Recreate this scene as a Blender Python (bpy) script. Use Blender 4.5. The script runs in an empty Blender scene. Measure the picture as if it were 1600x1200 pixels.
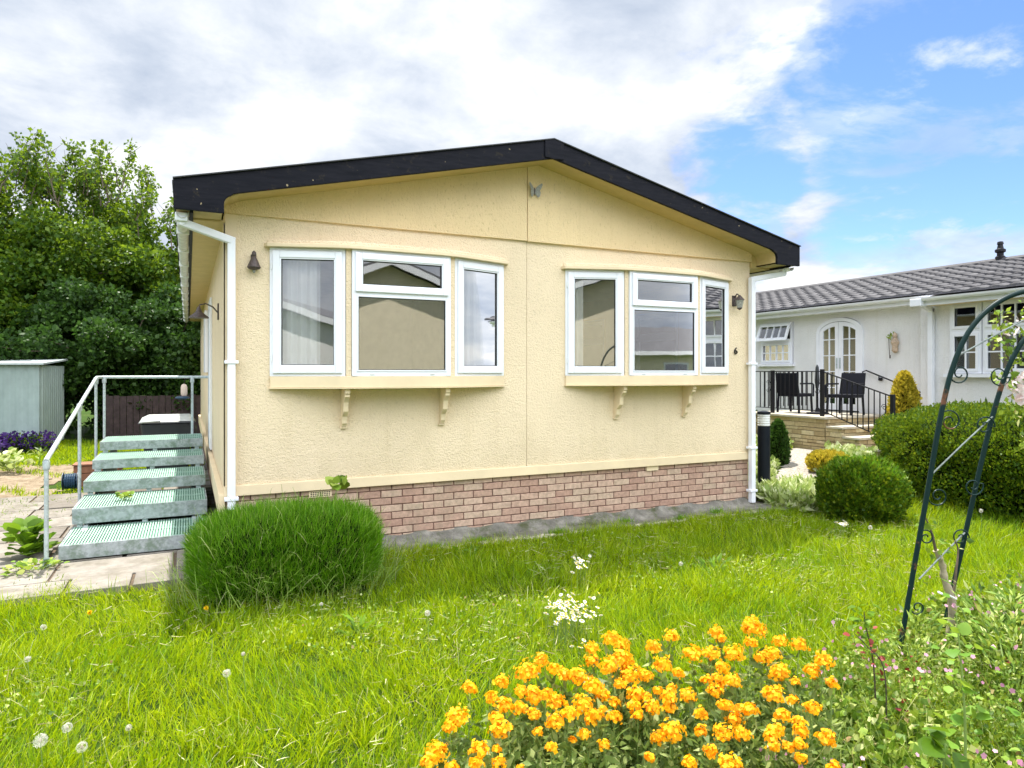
import bpy, math, random
import numpy as np
from mathutils import Vector, Matrix
random.seed(7); RNG = np.random.default_rng(7)
sc = bpy.context.scene
COL = sc.collection
R = math.radians
YAW = R(25.4); F = 1067.0; HOR = 582.0; EYE = 1.70
RV = (math.cos(YAW), -math.sin(YAW)); FV = (math.sin(YAW), math.cos(YAW))

def at(col, z, h=0.0):
    """world point seen in photo column col at depth z (metres), height h"""
    x = (col-800)/F*z
    return Vector((x*RV[0]+z*FV[0], x*RV[1]+z*FV[1], h))
def atrow(col, row, h):
    z = (EYE-h)*F/(row-HOR)
    return at(col, z, h)

# ------------------------------------------------------------------ terrain
def sm(a, b, x):
    t = np.clip((x-a)/(b-a), 0, 1); return t*t*(3-2*t)
def ground(x, y):
    x = np.asarray(x, float); y = np.asarray(y, float)
    g = -0.09 + 0.36*sm(7.4, 10.3, x)*sm(2.5, 5.5, y) + 0.05*sm(-1.0, -3.5, x)*0
    g = g + 0.04*sm(5.95, 6.45, y)*sm(0.1, -0.25, x)
    g = g + 0.012*np.sin(x*2.1+0.4)*np.sin(y*1.7)
    return g
def gz(x, y): return float(ground(x, y))

# ------------------------------------------------------------------ materials
MATS = {}
def newmat(name):
    m = bpy.data.materials.new(name); m.use_nodes = True
    nt = m.node_tree; nt.nodes.clear()
    out = nt.nodes.new('ShaderNodeOutputMaterial')
    return m, nt, out
def node(nt, t, **kw):
    n = nt.nodes.new(t)
    for k, v in kw.items():
        if k.startswith('i_'):
            n.inputs[k[2:].replace('_', ' ')].default_value = v
        else: setattr(n, k, v)
    return n
def c4(c): return (c[0], c[1], c[2], 1)
def coords(nt, scale=(1, 1, 1)):
    tc = node(nt, 'ShaderNodeTexCoord'); mp = node(nt, 'ShaderNodeMapping')
    mp.inputs['Scale'].default_value = scale
    nt.links.new(tc.outputs['Object'], mp.inputs['Vector'])
    return mp.outputs['Vector']
def ramp(nt, fac, stops):
    r = node(nt, 'ShaderNodeValToRGB')
    els = r.color_ramp.elements
    els[0].position = stops[0][0]; els[0].color = c4(stops[0][1])
    els[1].position = stops[-1][0]; els[1].color = c4(stops[-1][1])
    for p, c in stops[1:-1]:
        e = els.new(p); e.color = c4(c)
    nt.links.new(fac, r.inputs['Fac']); return r.outputs['Color']
def noise(nt, vec, scale, detail=4, rough=0.55, dist=0.0):
    n = node(nt, 'ShaderNodeTexNoise'); n.inputs['Scale'].default_value = scale
    n.inputs['Detail'].default_value = detail; n.inputs['Roughness'].default_value = rough
    n.inputs['Distortion'].default_value = dist
    nt.links.new(vec, n.inputs['Vector']); return n.outputs['Fac']
def mix(nt, fac, a, b, mode='MIX'):
    m = node(nt, 'ShaderNodeMix', data_type='RGBA', blend_type=mode)
    for s, v in ((m.inputs[0], fac), (m.inputs[6], a), (m.inputs[7], b)):
        if hasattr(v, 'is_output'): nt.links.new(v, s)
        else: s.default_value = v if isinstance(v, float) else c4(v)
    return m.outputs[2]
def bump(nt, h, strength=0.5, dist=0.01):
    b = node(nt, 'ShaderNodeBump'); b.inputs['Strength'].default_value = strength
    b.inputs['Distance'].default_value = dist
    nt.links.new(h, b.inputs['Height']); return b.outputs['Normal']
def principled(nt, out, col, rough=0.6, metal=0.0, nrm=None, spec=0.5):
    p = node(nt, 'ShaderNodeBsdfPrincipled')
    if hasattr(col, 'is_output'): nt.links.new(col, p.inputs['Base Color'])
    else: p.inputs['Base Color'].default_value = c4(col)
    if hasattr(rough, 'is_output'): nt.links.new(rough, p.inputs['Roughness'])
    else: p.inputs['Roughness'].default_value = rough
    p.inputs['Metallic'].default_value = metal
    p.inputs['Specular IOR Level'].default_value = spec
    if nrm is not None: nt.links.new(nrm, p.inputs['Normal'])
    nt.links.new(p.outputs[0], out.inputs[0]); return p

def mat_plain(name, col, rough=0.6, metal=0.0, var=0.12, scale=6.0, bs=0.0, bscale=40, spec=0.5):
    if name in MATS: return MATS[name]
    m, nt, out = newmat(name); v = coords(nt)
    n = noise(nt, v, scale, 5, 0.6)
    lo = tuple(c*(1-var) for c in col); hi = tuple(min(1, c*(1+var)) for c in col)
    cc = ramp(nt, n, [(0.3, lo), (0.7, hi)])
    nr = bump(nt, noise(nt, v, bscale, 3), bs, 0.004) if bs else None
    principled(nt, out, cc, rough, metal, nr, spec)
    MATS[name] = m; return m

def mat_stucco(name, col, dark, vstretch=1.0, fleck=0.5):
    m, nt, out = newmat(name); v = coords(nt); vv = coords(nt, (1, 1, vstretch))
    big = noise(nt, v, 0.9, 4, 0.6)
    c0 = ramp(nt, big, [(0.3, tuple(x*0.93 for x in col)), (0.7, tuple(min(1, x*1.04) for x in col))])
    fine = noise(nt, vv, 52, 3, 0.6, 0.15)
    fl = ramp(nt, fine, [(0.30, (1, 1, 1)), (0.42, (0, 0, 0))])
    med = noise(nt, v, 2.3, 3)
    amt = node(nt, 'ShaderNodeMath', operation='MULTIPLY'); nt.links.new(fl, amt.inputs[0])
    mr = node(nt, 'ShaderNodeMapRange'); mr.inputs[1].default_value = 0.35; mr.inputs[2].default_value = 0.7
    mr.inputs[3].default_value = 0.15; mr.inputs[4].default_value = fleck
    nt.links.new(med, mr.inputs[0]); nt.links.new(mr.outputs[0], amt.inputs[1])
    cc = mix(nt, amt.outputs[0], c0, dark)
    # faint vertical rain streaks
    st = noise(nt, coords(nt, (9, 9, 0.35)), 1.0, 4, 0.6)
    sr = ramp(nt, st, [(0.55, (1, 1, 1)), (0.85, (0.93, 0.92, 0.88))])
    cc = mix(nt, 1.0, cc, sr, 'MULTIPLY')
    # splashed dirt, patchy, low on the wall
    tcz = node(nt, 'ShaderNodeTexCoord'); sz = node(nt, 'ShaderNodeSeparateXYZ'); nt.links.new(tcz.outputs['Object'], sz.inputs[0])
    ma = node(nt, 'ShaderNodeMath', operation='MULTIPLY_ADD'); ma.inputs[1].default_value = 1.5; nt.links.new(noise(nt, coords(nt, (3, 3, 1.2)), 1.6, 6, .7), ma.inputs[0]); nt.links.new(sz.outputs[2], ma.inputs[2])
    dr = ramp(nt, ma.outputs[0], [(0.0, (0, 0, 0)), (1.0, (1, 1, 1))])
    mz = node(nt, 'ShaderNodeMapRange'); nt.links.new(ma.outputs[0], mz.inputs[0]); mz.inputs[1].default_value = 1.15; mz.inputs[2].default_value = 1.75; mz.inputs[3].default_value = .55; mz.inputs[4].default_value = 0
    cc = mix(nt, mz.outputs[0], cc, tuple(x*y for x, y in zip(col, (.80, .79, .72))))
    hsum = node(nt, 'ShaderNodeMath', operation='ADD')
    nt.links.new(fine, hsum.inputs[0]); nt.links.new(noise(nt, v, 95, 2), hsum.inputs[1])
    principled(nt, out, cc, 0.85, 0, bump(nt, hsum.outputs[0], 0.9, 0.013), 0.2)
    MATS[name] = m; return m

def mat_island(name, stops, rough=0.8, nscale=30, nvar=0.18, bs=0.3, spec=0.3, patch=None):
    """colour varies piece by piece (bricks, stones, slabs)"""
    m, nt, out = newmat(name); v = coords(nt)
    g = node(nt, 'ShaderNodeNewGeometry')
    cc = ramp(nt, g.outputs['Random Per Island'], stops)
    n = noise(nt, v, nscale, 5, 0.65)
    cc = mix(nt, 1.0, cc, ramp(nt, n, [(0.3, (1-nvar,)*3), (0.7, (1+nvar,)*3)]), 'MULTIPLY')
    if patch:
        p = noise(nt, v, patch[0], 5, 0.65)
        cc = mix(nt, ramp(nt, p, [(patch[1], (0, 0, 0)), (patch[2], (1, 1, 1))]), cc, patch[3])
    principled(nt, out, cc, rough, 0, bump(nt, noise(nt, v, nscale*3, 4), bs, 0.006), spec)
    MATS[name] = m; return m

def mat_leaf(name, stops, trans=0.4, tcol=(0.35, 0.5, 0.03), rough=0.5, patch=None, spec=0.3):
    m, nt, out = newmat(name)
    g = node(nt, 'ShaderNodeNewGeometry'); v = coords(nt)
    cc = ramp(nt, g.outputs['Random Per Island'], stops)
    if patch:
        p = noise(nt, v, patch[0], 3, 0.5)
        cc = mix(nt, ramp(nt, p, [(patch[1], (0, 0, 0)), (patch[2], (1, 1, 1))]), cc, patch[3], patch[4] if len(patch) > 4 else 'MIX')
    pr = principled(nt, out, cc, rough, 0, None, spec)
    tr = node(nt, 'ShaderNodeBsdfTranslucent')
    tc = mix(nt, 0.55, cc, tcol); nt.links.new(tc, tr.inputs['Color'])
    ms = node(nt, 'ShaderNodeMixShader'); ms.inputs[0].default_value = trans
    nt.links.new(pr.outputs[0], ms.inputs[1]); nt.links.new(tr.outputs[0], ms.inputs[2])
    nt.links.new(ms.outputs[0], out.inputs[0])
    MATS[name] = m; return m

def mat_glass(name, refl=0.34, tint=(0.86, 0.9, 0.9)):
    m, nt, out = newmat(name); v = coords(nt)
    gl = node(nt, 'ShaderNodeBsdfGlossy'); gl.inputs['Roughness'].default_value = 0.015
    gl.inputs['Color'].default_value = (1, 1, 1, 1)
    n = noise(nt, v, 1.6, 2); nt.links.new(bump(nt, n, 0.05, 0.02), gl.inputs['Normal'])
    tr = node(nt, 'ShaderNodeBsdfTransparent'); tr.inputs['Color'].default_value = c4(tint)
    ms = node(nt, 'ShaderNodeMixShader')
    lw = node(nt, 'ShaderNodeLayerWeight'); lw.inputs['Blend'].default_value = 0.35
    mr = node(nt, 'ShaderNodeMapRange'); mr.inputs[3].default_value = refl; mr.inputs[4].default_value = 1.0
    nt.links.new(lw.outputs['Fresnel'], mr.inputs[0])
    nt.links.new(mr.outputs[0], ms.inputs[0])
    nt.links.new(tr.outputs[0], ms.inputs[1]); nt.links.new(gl.outputs[0], ms.inputs[2])
    nt.links.new(ms.outputs[0], out.inputs[0]); MATS[name] = m; return m

def mat_galv(name, col=(0.42, 0.46, 0.47), algae=(0.20, 0.30, 0.22), lo=0.48, hi=0.66):
    m, nt, out = newmat(name); v = coords(nt)
    vo = node(nt, 'ShaderNodeTexVoronoi'); vo.inputs['Scale'].default_value = 38
    nt.links.new(v, vo.inputs['Vector'])
    c0 = ramp(nt, vo.outputs['Color'], [(0.2, tuple(x*0.86 for x in col)), (0.8, tuple(x*1.14 for x in col))])
    a = noise(nt, v, 7, 6, 0.7)
    cc = mix(nt, ramp(nt, a, [(lo, (0, 0, 0)), (hi, (0.8, 0.8, 0.8))]), c0, algae)
    principled(nt, out, cc, 0.55, 0.25, bump(nt, a, 0.15, 0.004)); MATS[name] = m; return m

mat_stucco('cream_stucco', (0.88, 0.725, 0.505), (0.50, 0.39, 0.24), 1.0, 0.5)
mat_stucco('gable_stucco', (0.86, 0.67, 0.39), (0.46, 0.33, 0.15), 0.45, 0.55)
mat_stucco('white_render', (0.86, 0.86, 0.87), (0.45, 0.45, 0.47), 1.0, 0.35)
mat_plain('cream_trim', (0.80, 0.65, 0.43), 0.6, var=0.07, scale=3, bs=0.25)
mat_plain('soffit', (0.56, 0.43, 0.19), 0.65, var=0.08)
mat_plain('upvc', (0.84, 0.86, 0.92), 0.28, var=0.03)
mat_plain('upvc_old', (0.80, 0.82, 0.84), 0.4, var=0.08, scale=9)
mat_plain('gutter_grey', (0.62, 0.64, 0.63), 0.5, var=0.2, scale=12)
mat_plain('gasket', (0.012, 0.012, 0.014), 0.5)
mat_plain('black_metal', (0.012, 0.012, 0.016), 0.5, var=0.2, spec=.25)
mat_plain('rattan', (0.012, 0.013, 0.02), 0.6, var=0.3, scale=60, bs=0.5, bscale=90, spec=.15)
mat_plain('bollard_black', (0.008, 0.011, 0.018), 0.5, spec=.2)
mat_plain('bollard_lens', (0.75, 0.76, 0.76), 0.25, var=0.05)
mat_plain('curtain', (0.88, 0.90, 0.91), 0.9, var=0.05)
mat_plain('room', (0.42, 0.40, 0.36), 0.9)
mat_plain('bronze', (0.07, 0.05, 0.045), 0.5, var=0.5, scale=40, bs=0.6)
mat_plain('pewter', (0.30, 0.30, 0.26), 0.5, var=0.4, scale=60, bs=0.6)
mat_plain('terracotta_figure', (0.50, 0.38, 0.28), 0.8, var=0.35, scale=40, bs=0.6)
m, nt, out = newmat('concrete'); v = coords(nt)
cc = ramp(nt, noise(nt, v, 5, 7, .7), [(.3, (.11, .105, .09)), (.5, (.19, .18, .155)), (.72, (.33, .31, .27))])
cc = mix(nt, ramp(nt, noise(nt, v, 2.6, 6, .7), [(.50, (0, 0, 0)), (.62, (.9, .9, .9))]), cc, (.075, .085, .035))
principled(nt, out, cc, .95, 0, bump(nt, noise(nt, v, 28, 6, .7), 1.0, .02), .2); MATS['concrete'] = m
mat_plain('worn_glint_bar', (0.14, 0.17, 0.16), 0.45, metal=.3, var=.4, scale=20)  # arch diagonals: grey lighter than the hoops, sun glint put into the colour
mat_plain('mortar', (0.19, 0.11, 0.085), 0.95, var=0.25, scale=20, bs=0.5)
mat_plain('stone_mortar', (0.20, 0.15, 0.09), 0.95, var=0.3, scale=14, bs=0.5)
mat_plain('coping', (0.52, 0.47, 0.38), 0.85, var=0.18, scale=8, bs=0.4)
mat_plain('bin_plastic', (0.03, 0.035, 0.04), 0.45)
mat_plain('bin_lid', (0.50, 0.52, 0.50), 0.4, var=0.3, scale=5)
mat_plain('planter_wood', (0.26, 0.11, 0.06), 0.8, var=0.25, scale=14, bs=0.5)
mat_plain('blue_plastic', (0.012, 0.045, 0.09), 0.5)
mat_plain('feeder_plastic', (0.72, 0.55, 0.47), 0.4)
mat_plain('fence_wood', (0.06, 0.04, 0.04), 0.9, var=0.35, scale=9, bs=0.5)
mat_plain('shed_metal', (0.30, 0.37, 0.355), 0.55, var=0.12, scale=3)
mat_plain('shed_roof', (0.42, 0.47, 0.47), 0.5, var=0.15)
mat_plain('bark', (0.13, 0.10, 0.07), 0.9, var=0.4, scale=18, bs=0.8, bscale=30)
mat_plain('pale_bark', (0.36, 0.31, 0.22), 0.9, var=0.3, scale=22, bs=0.9, bscale=30)
mat_plain('stem_green', (0.20, 0.30, 0.07), 0.7, var=0.2)
mat_plain('soil', (0.10, 0.07, 0.045), 0.95, var=0.3, scale=12, bs=0.8)
mat_plain('opposite_wall', (0.84, 0.76, 0.58), 0.85, var=0.06, bs=0.5)
mat_plain('opposite_roof', (0.10, 0.10, 0.11), 0.8, var=0.15)
mat_glass('glass', 0.17, (1, 1, 1)); mat_glass('glass_dark', 0.12, (0.45, 0.5, 0.52))
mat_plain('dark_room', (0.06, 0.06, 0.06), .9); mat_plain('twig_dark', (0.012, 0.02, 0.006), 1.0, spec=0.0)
mat_galv('galv', (.36, .40, .41), (.13, .19, .13), .46, .62); mat_galv('galv_clean', (0.46, 0.52, 0.53), (0.30, 0.38, 0.34), 0.56, 0.8)
mat_plain('tread_green', (0.07, 0.20, 0.14), 0.7, var=0.25, scale=10)
mat_plain('tread_bar', (0.30, 0.47, 0.38), 0.7, var=0.2, scale=10)
mat_island('brick', [(0, (0.40, 0.25, 0.19)), (0.35, (0.46, 0.305, 0.23)), (0.7, (0.52, 0.37, 0.28)), (1, (0.49, 0.365, 0.27))], 0.9, 26, 0.22, 0.6, patch=(2.2, 0.52, 0.8, (0.33, 0.27, 0.19)))
mat_island('deck_stone', [(0, (0.34, 0.26, 0.14)), (0.5, (0.48, 0.38, 0.22)), (1, (0.58, 0.49, 0.31))], 0.9, 16, 0.2, 0.5)
mat_island('paving_slab', [(0, (0.165, 0.145, 0.125)), (0.5, (0.215, 0.195, 0.168)), (1, (0.26, 0.235, 0.205))], 0.9, 9, 0.22, 0.7, patch=(3.2, 0.45, 0.72, (0.13, 0.115, 0.085)))
mat_island('roof_tile', [(0, (0.055, 0.055, 0.063)), (1, (0.105, 0.103, 0.112))], 0.7, 20, 0.25, 0.4)

# dark fascia timber with peeling spots and lichen along the top
m, nt, out = newmat('black_fascia'); v = coords(nt)
base = ramp(nt, noise(nt, coords(nt, (3, 3, 20)), 1.5, 5, 0.6), [(0.3, (0.003, 0.004, 0.008)), (0.75, (0.012, 0.012, 0.018))])
sp = ramp(nt, noise(nt, v, 17, 2, 0.4), [(0.74, (0, 0, 0)), (0.765, (1, 1, 1))])
cc = mix(nt, sp, base, (0.32, 0.26, 0.16))
li = ramp(nt, noise(nt, v, 9, 6, 0.75), [(0.58, (0, 0, 0)), (0.72, (0.6, 0.6, 0.6))])
cc = mix(nt, li, cc, (0.07, 0.055, 0.03))
principled(nt, out, cc, 0.5, 0, bump(nt, noise(nt, coords(nt, (2, 2, 30)), 2, 4), 0.3, 0.004), 0.12); MATS['black_fascia'] = m
mat_plain('roof_felt', (0.05, 0.05, 0.055), 0.85, var=0.2)

# green coated steel of the arch, with rust
m, nt, out = newmat('arch_steel'); v = coords(nt)
r1 = ramp(nt, noise(nt, v, 5.5, 4, 0.65), [(0.60, (0, 0, 0)), (0.66, (1, 1, 1))])
cc = mix(nt, r1, (0.005, 0.024, 0.024), (0.15, 0.07, 0.04))
principled(nt, out, cc, 0.45, 0, bump(nt, noise(nt, v, 60, 3), 0.2, 0.002), .2); MATS['arch_steel'] = m

# lawn soil under grass
m, nt, out = newmat('ground'); v = coords(nt)
cc = ramp(nt, noise(nt, v, 1.4, 8, 0.7), [(0.3, (0.025, 0.05, 0.006)), (0.55, (0.04, 0.08, 0.01)), (0.75, (0.09, 0.085, 0.03))])
principled(nt, out, cc, 0.95, 0, bump(nt, noise(nt, v, 30, 5, 0.7), 0.9, 0.03), 0.1); MATS['ground'] = m
m, nt, out = newmat('dirt'); v = coords(nt)
cc = ramp(nt, noise(nt, v, 6, 8, 0.75), [(0.3, (0.12, 0.085, 0.05)), (0.5, (0.28, 0.22, 0.15)), (0.7, (0.38, 0.32, 0.24))])
principled(nt, out, cc, 0.95, 0, bump(nt, noise(nt, v, 40, 5, 0.7), 0.9, 0.03), 0.1); MATS['dirt'] = m
m, nt, out = newmat('gravel'); v = coords(nt)
vo = node(nt, 'ShaderNodeTexVoronoi'); vo.inputs['Scale'].default_value = 45; nt.links.new(v, vo.inputs['Vector'])
cc = ramp(nt, vo.outputs['Color'], [(0.1, (0.22, 0.19, 0.16)), (0.9, (0.42, 0.39, 0.34))])
principled(nt, out, cc, 0.9, 0, bump(nt, vo.outputs['Distance'], 0.8, 0.02)); MATS['gravel'] = m

mat_leaf('grass', [(0, (0.025, 0.09, 0.002)), (0.25, (0.09, 0.21, 0.002)), (0.6, (0.26, 0.41, 0.004)), (0.88, (0.42, 0.56, 0.012)), (.97, (.55, .62, .05)), (1, (0.68, 0.64, 0.28))],
         0.44, (0.66, 0.72, 0.005), 0.45, patch=(1.4, 0.46, 0.66, (0.60, 0.80, 0.5), 'MULTIPLY'), spec=.2)
mat_leaf('tuft', [(0, (0.04, 0.13, 0.004)), (0.5, (0.11, 0.28, 0.006)), (0.9, (0.22, 0.43, 0.012)), (1, (0.45, 0.52, 0.14))], 0.40, (0.22, 0.50, 0.02))
mat_leaf('stalk', [(0, (0.14, 0.28, 0.03)), (.7, (0.26, 0.38, 0.06)), (1, (0.50, 0.50, 0.25))], 0.3, (0.5, 0.5, 0.2))
mat_leaf('dry_grass', [(0, (0.22, 0.16, 0.07)), (.5, (0.50, 0.44, 0.22)), (1, (0.74, 0.70, 0.46))], 0.3, (0.6, 0.55, 0.3))
mat_leaf('tree_leaf', [(0, (0.026, 0.070, 0.008)), (0.5, (0.052, 0.12, 0.010)), (0.85, (0.10, 0.185, 0.014)), (1, (0.20, 0.28, 0.03))], 0.40, (0.34, 0.48, 0.02), 0.45)
mat_leaf('dark_leaf', [(0, (0.018, 0.050, 0.008)), (0.6, (0.036, 0.088, 0.012)), (1, (0.07, 0.145, 0.018))], 0.28, (0.10, 0.22, 0.03))
mat_leaf('hedge_leaf', [(0, (0.025, 0.07, 0.004)), (0.5, (0.065, 0.14, 0.006)), (0.85, (0.15, 0.23, 0.008)), (1, (0.28, 0.32, 0.015))], 0.28, (0.30, 0.40, 0.02))
mat_leaf('gold_leaf', [(0, (0.25, 0.22, 0.02)), (0.5, (0.45, 0.38, 0.03)), (1, (0.68, 0.52, 0.06))], 0.35, (0.7, 0.55, 0.05))
mat_leaf('variegated', [(0, (0.14, 0.24, 0.03)), (0.45, (0.32, 0.42, 0.10)), (1, (0.78, 0.80, 0.52))], 0.35, (0.6, 0.65, 0.25))
mat_leaf('bed_leaf', [(0, (0.04, 0.10, 0.008)), (0.4, (0.15, 0.27, 0.02)), (0.8, (0.36, 0.46, 0.08)), (0.96, (0.60, 0.62, 0.28)), (1, (0.30, 0.10, 0.07))], 0.30, (0.50, 0.62, 0.06), patch=(3.0, 0.46, 0.62, (0.45, 0.58, 0.4), 'MULTIPLY'))
mat_leaf('wall_leaf', [(0, (0.08, 0.13, 0.03)), (0.5, (0.16, 0.24, 0.05)), (1, (0.40, 0.46, 0.16))], 0.38, (0.3, 0.42, 0.08))
mat_leaf('orange_petal', [(0, (0.95, 0.36, 0.003)), (0.3, (0.98, 0.50, 0.006)), (.8, (1.0, 0.62, 0.012)), (1, (1.0, 0.78, 0.05))], 0.45, (1.0, 0.70, 0.02), 0.6)
mat_leaf('white_petal', [(0, (0.80, 0.80, 0.80)), (1, (0.9, 0.9, 0.9))], 0.3, (0.9, 0.9, 0.85), 0.6)
mat_leaf('pink_petal', [(0, (0.55, 0.22, 0.38)), (1, (0.80, 0.52, 0.62))], 0.35, (0.8, 0.5, 0.6), 0.6)
mat_leaf('blossom', [(0, (0.85, 0.70, 0.72)), (1, (0.92, 0.88, 0.86))], 0.35, (0.9, 0.8, 0.8), 0.6)
mat_leaf('purple_petal', [(0, (0.03, 0.012, 0.08)), (1, (0.07, 0.03, 0.18))], 0.25, (0.2, 0.05, 0.5), 0.6)
mat_leaf('yellow_petal', [(0, (0.85, 0.62, 0.01)), (1, (0.95, 0.72, 0.02))], 0.3, (1, 0.7, 0.02), 0.6)
mat_leaf('seed_fluff', [(0, (0.72, 0.70, 0.64)), (1, (0.88, 0.87, 0.82))], 0.45, (0.9, 0.9, 0.85), 0.8)
mat_leaf('red_leaf', [(0, (0.16, 0.02, 0.02)), (1, (0.32, 0.06, 0.04))], 0.3, (0.4, 0.08, 0.05))
M = MATS

# ------------------------------------------------------------------ object helpers
def tag(o, label=None, cat=None, group=None, kind=None):
    if label: o['label'] = label
    if cat: o['category'] = cat
    if group: o['group'] = group
    if kind: o['kind'] = kind
    return o
def empty(name, loc, label, cat, group=None):
    o = bpy.data.objects.new(name, None); COL.objects.link(o); o.location = loc
    o.empty_display_size = 0.1
    return tag(o, label, cat, group)
PENDING = []
def link(name, me, mat, parent=None):
    if mat is not None: me.materials.append(M[mat] if isinstance(mat, str) else mat)
    o = bpy.data.objects.new(name, me); COL.objects.link(o)
    if parent is not None:
        o.parent = parent
        # meshes are authored in world space: cancel the chain of parent offsets
        off = Vector((0, 0, 0)); p = parent
        while p is not None:
            off += p.location; p = p.parent
        o.location = -off
    return o
class MB:
    def __init__(s): s.v = []; s.f = []; s.smooth = False
    def add(s, vs, fs):
        b = len(s.v); s.v += [tuple(x) for x in vs]; s.f += [tuple(i+b for i in f) for f in fs]; return s
    def box(s, a, b, jit=0):
        x0, y0, z0 = a; x1, y1, z1 = b
        vs = [(x0, y0, z0), (x1, y0, z0), (x1, y1, z0), (x0, y1, z0), (x0, y0, z1), (x1, y0, z1), (x1, y1, z1), (x0, y1, z1)]
        if jit: vs = [tuple(c+random.uniform(-jit, jit) for c in p) for p in vs]
        return s.add(vs, [(0, 3, 2, 1), (4, 5, 6, 7), (0, 1, 5, 4), (1, 2, 6, 5), (2, 3, 7, 6), (3, 0, 4, 7)])
    def prism(s, poly, axis, a, b):
        """poly 2D points extruded along axis ('x','y','z') from a to b"""
        n = len(poly)
        def mk(p, t):
            if axis == 'z': return (p[0], p[1], t)
            if axis == 'y': return (p[0], t, p[1])
            return (t, p[0], p[1])
        vs = [mk(p, a) for p in poly]+[mk(p, b) for p in poly]
        fs = [tuple(range(n)), tuple(range(2*n-1, n-1, -1))]
        fs += [(i, i+n, (i+1) % n+n, (i+1) % n) for i in range(n)]
        return s.add(vs, fs)
    def obox(s, A, B, w, h, up=(0, 0, 1)):
        """box beam from A to B, width w sideways, height h along up"""
        A = Vector(A); B = Vector(B); d = (B-A).normalized(); up = Vector(up)
        sd = d.cross(up).normalized(); u = sd.cross(d).normalized()
        vs = []
        for P in (A, B):
            for i, j in ((-1, -1), (1, -1), (1, 1), (-1, 1)):
                vs.append(P+sd*(i*w/2)+u*(j*h/2))
        return s.add(vs, [(0, 3, 2, 1), (4, 5, 6, 7), (0, 1, 5, 4), (1, 2, 6, 5), (2, 3, 7, 6), (3, 0, 4, 7)])
    def tube(s, pts, r, n=8, cap=True):
        pts = [Vector(p) for p in pts]; rs = r if isinstance(r, (list, tuple)) else [r]*len(pts)
        b = len(s.v); pn = None
        for i, p in enumerate(pts):
            t = (pts[min(i+1, len(pts)-1)]-pts[max(i-1, 0)]).normalized()
            if pn is None: pn = t.cross(Vector((0.31, 0.17, 0.93)) if abs(t.z) < 0.95 else Vector((1, 0.1, 0))).normalized()
            pn = (pn-t*pn.dot(t)).normalized(); q = t.cross(pn)
            for k in range(n):
                a = 2*math.pi*k/n
                s.v.append(tuple(p+(pn*math.cos(a)+q*math.sin(a))*rs[i]))
        for i in range(len(pts)-1):
            for k in range(n):
                s.f.append((b+i*n+k, b+i*n+(k+1) % n, b+(i+1)*n+(k+1) % n, b+(i+1)*n+k))
        if cap:
            s.f.append(tuple(b+k for k in range(n-1, -1, -1)))
            s.f.append(tuple(b+(len(pts)-1)*n+k for k in range(n)))
        return s
    def lathe(s, prof, c, n=16, sx=1, sy=1):
        b = len(s.v); m_ = len(prof)
        for r, z in prof:
            for k in range(n):
                a = 2*math.pi*k/n
                s.v.append((c[0]+r*math.cos(a)*sx, c[1]+r*math.sin(a)*sy, c[2]+z))
        for i in range(m_-1):
            for k in range(n):
                s.f.append((b+i*n+k, b+i*n+(k+1) % n, b+(i+1)*n+(k+1) % n, b+(i+1)*n+k))
        s.f.append(tuple(b+k for k in range(n-1, -1, -1))); s.f.append(tuple(b+(m_-1)*n+k for k in range(n)))
        return s
    def build(s, name, mat, parent=None, bevel=0.0, smooth=False):
        me = bpy.data.meshes.new(name); me.from_pydata(s.v, [], s.f); me.validate()
        o = link(name, me, mat, parent)
        if smooth:
            for p in me.polygons: p.use_smooth = True
            me.set_sharp_from_angle(angle=R(40))
        if bevel:
            md = o.modifiers.new('bevel', 'BEVEL'); md.width = bevel; md.segments = 2; md.limit_method = 'ANGLE'
        return o

def np_mesh(name, V, T, mat, parent=None, smooth=False):
    me = bpy.data.meshes.new(name)
    V = np.ascontiguousarray(V, dtype=np.float32); T = np.ascontiguousarray(T, dtype=np.int32)
    me.vertices.add(len(V)); me.vertices.foreach_set('co', V.ravel())
    me.loops.add(T.size); me.loops.foreach_set('vertex_index', T.ravel())
    me.polygons.add(len(T)); me.polygons.foreach_set('loop_start', np.arange(0, T.size, T.shape[1], dtype=np.int32))
    me.polygons.foreach_set('loop_total', np.full(len(T), T.shape[1], dtype=np.int32))
    if smooth: me.polygons.foreach_set('use_smooth', np.ones(len(T), dtype=bool))
    me.update(calc_edges=True)
    return link(name, me, mat, parent)
def frames(d, rnd=None):
    """columns: side, axis(d), normal"""
    N = len(d); d = d/np.maximum(np.linalg.norm(d, axis=1, keepdims=True), 1e-6)
    r = RNG.normal(size=(N, 3)) if rnd is None else rnd
    s = np.cross(d, r); s /= np.maximum(np.linalg.norm(s, axis=1, keepdims=True), 1e-6)
    n = np.cross(s, d)
    return np.stack([s, d, n], axis=2)
def inst(tv, tf, pos, Fm, sx, sy=None, sz=None):
    """template verts: x=side, y=along axis, z=normal"""
    sy = sx if sy is None else sy; sz = sx if sz is None else sz
    N = len(pos); k = len(tv)
    S = np.stack([np.broadcast_to(sx, (N,)), np.broadcast_to(sy, (N,)), np.broadcast_to(sz, (N,))], axis=1)
    loc = tv[None]*S[:, None, :]
    V = np.einsum('nij,nkj->nki', Fm, loc)+pos[:, None, :]
    T = tf[None]+(np.arange(N)*k)[:, None, None]
    return V.reshape(-1, 3), T.reshape(-1, tf.shape[1])
def merge(parts):
    Vs, Ts, b = [], [], 0
    for V, T in parts:
        Vs.append(V); Ts.append(T+b); b += len(V)
    return np.concatenate(Vs), np.concatenate(Ts)
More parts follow.
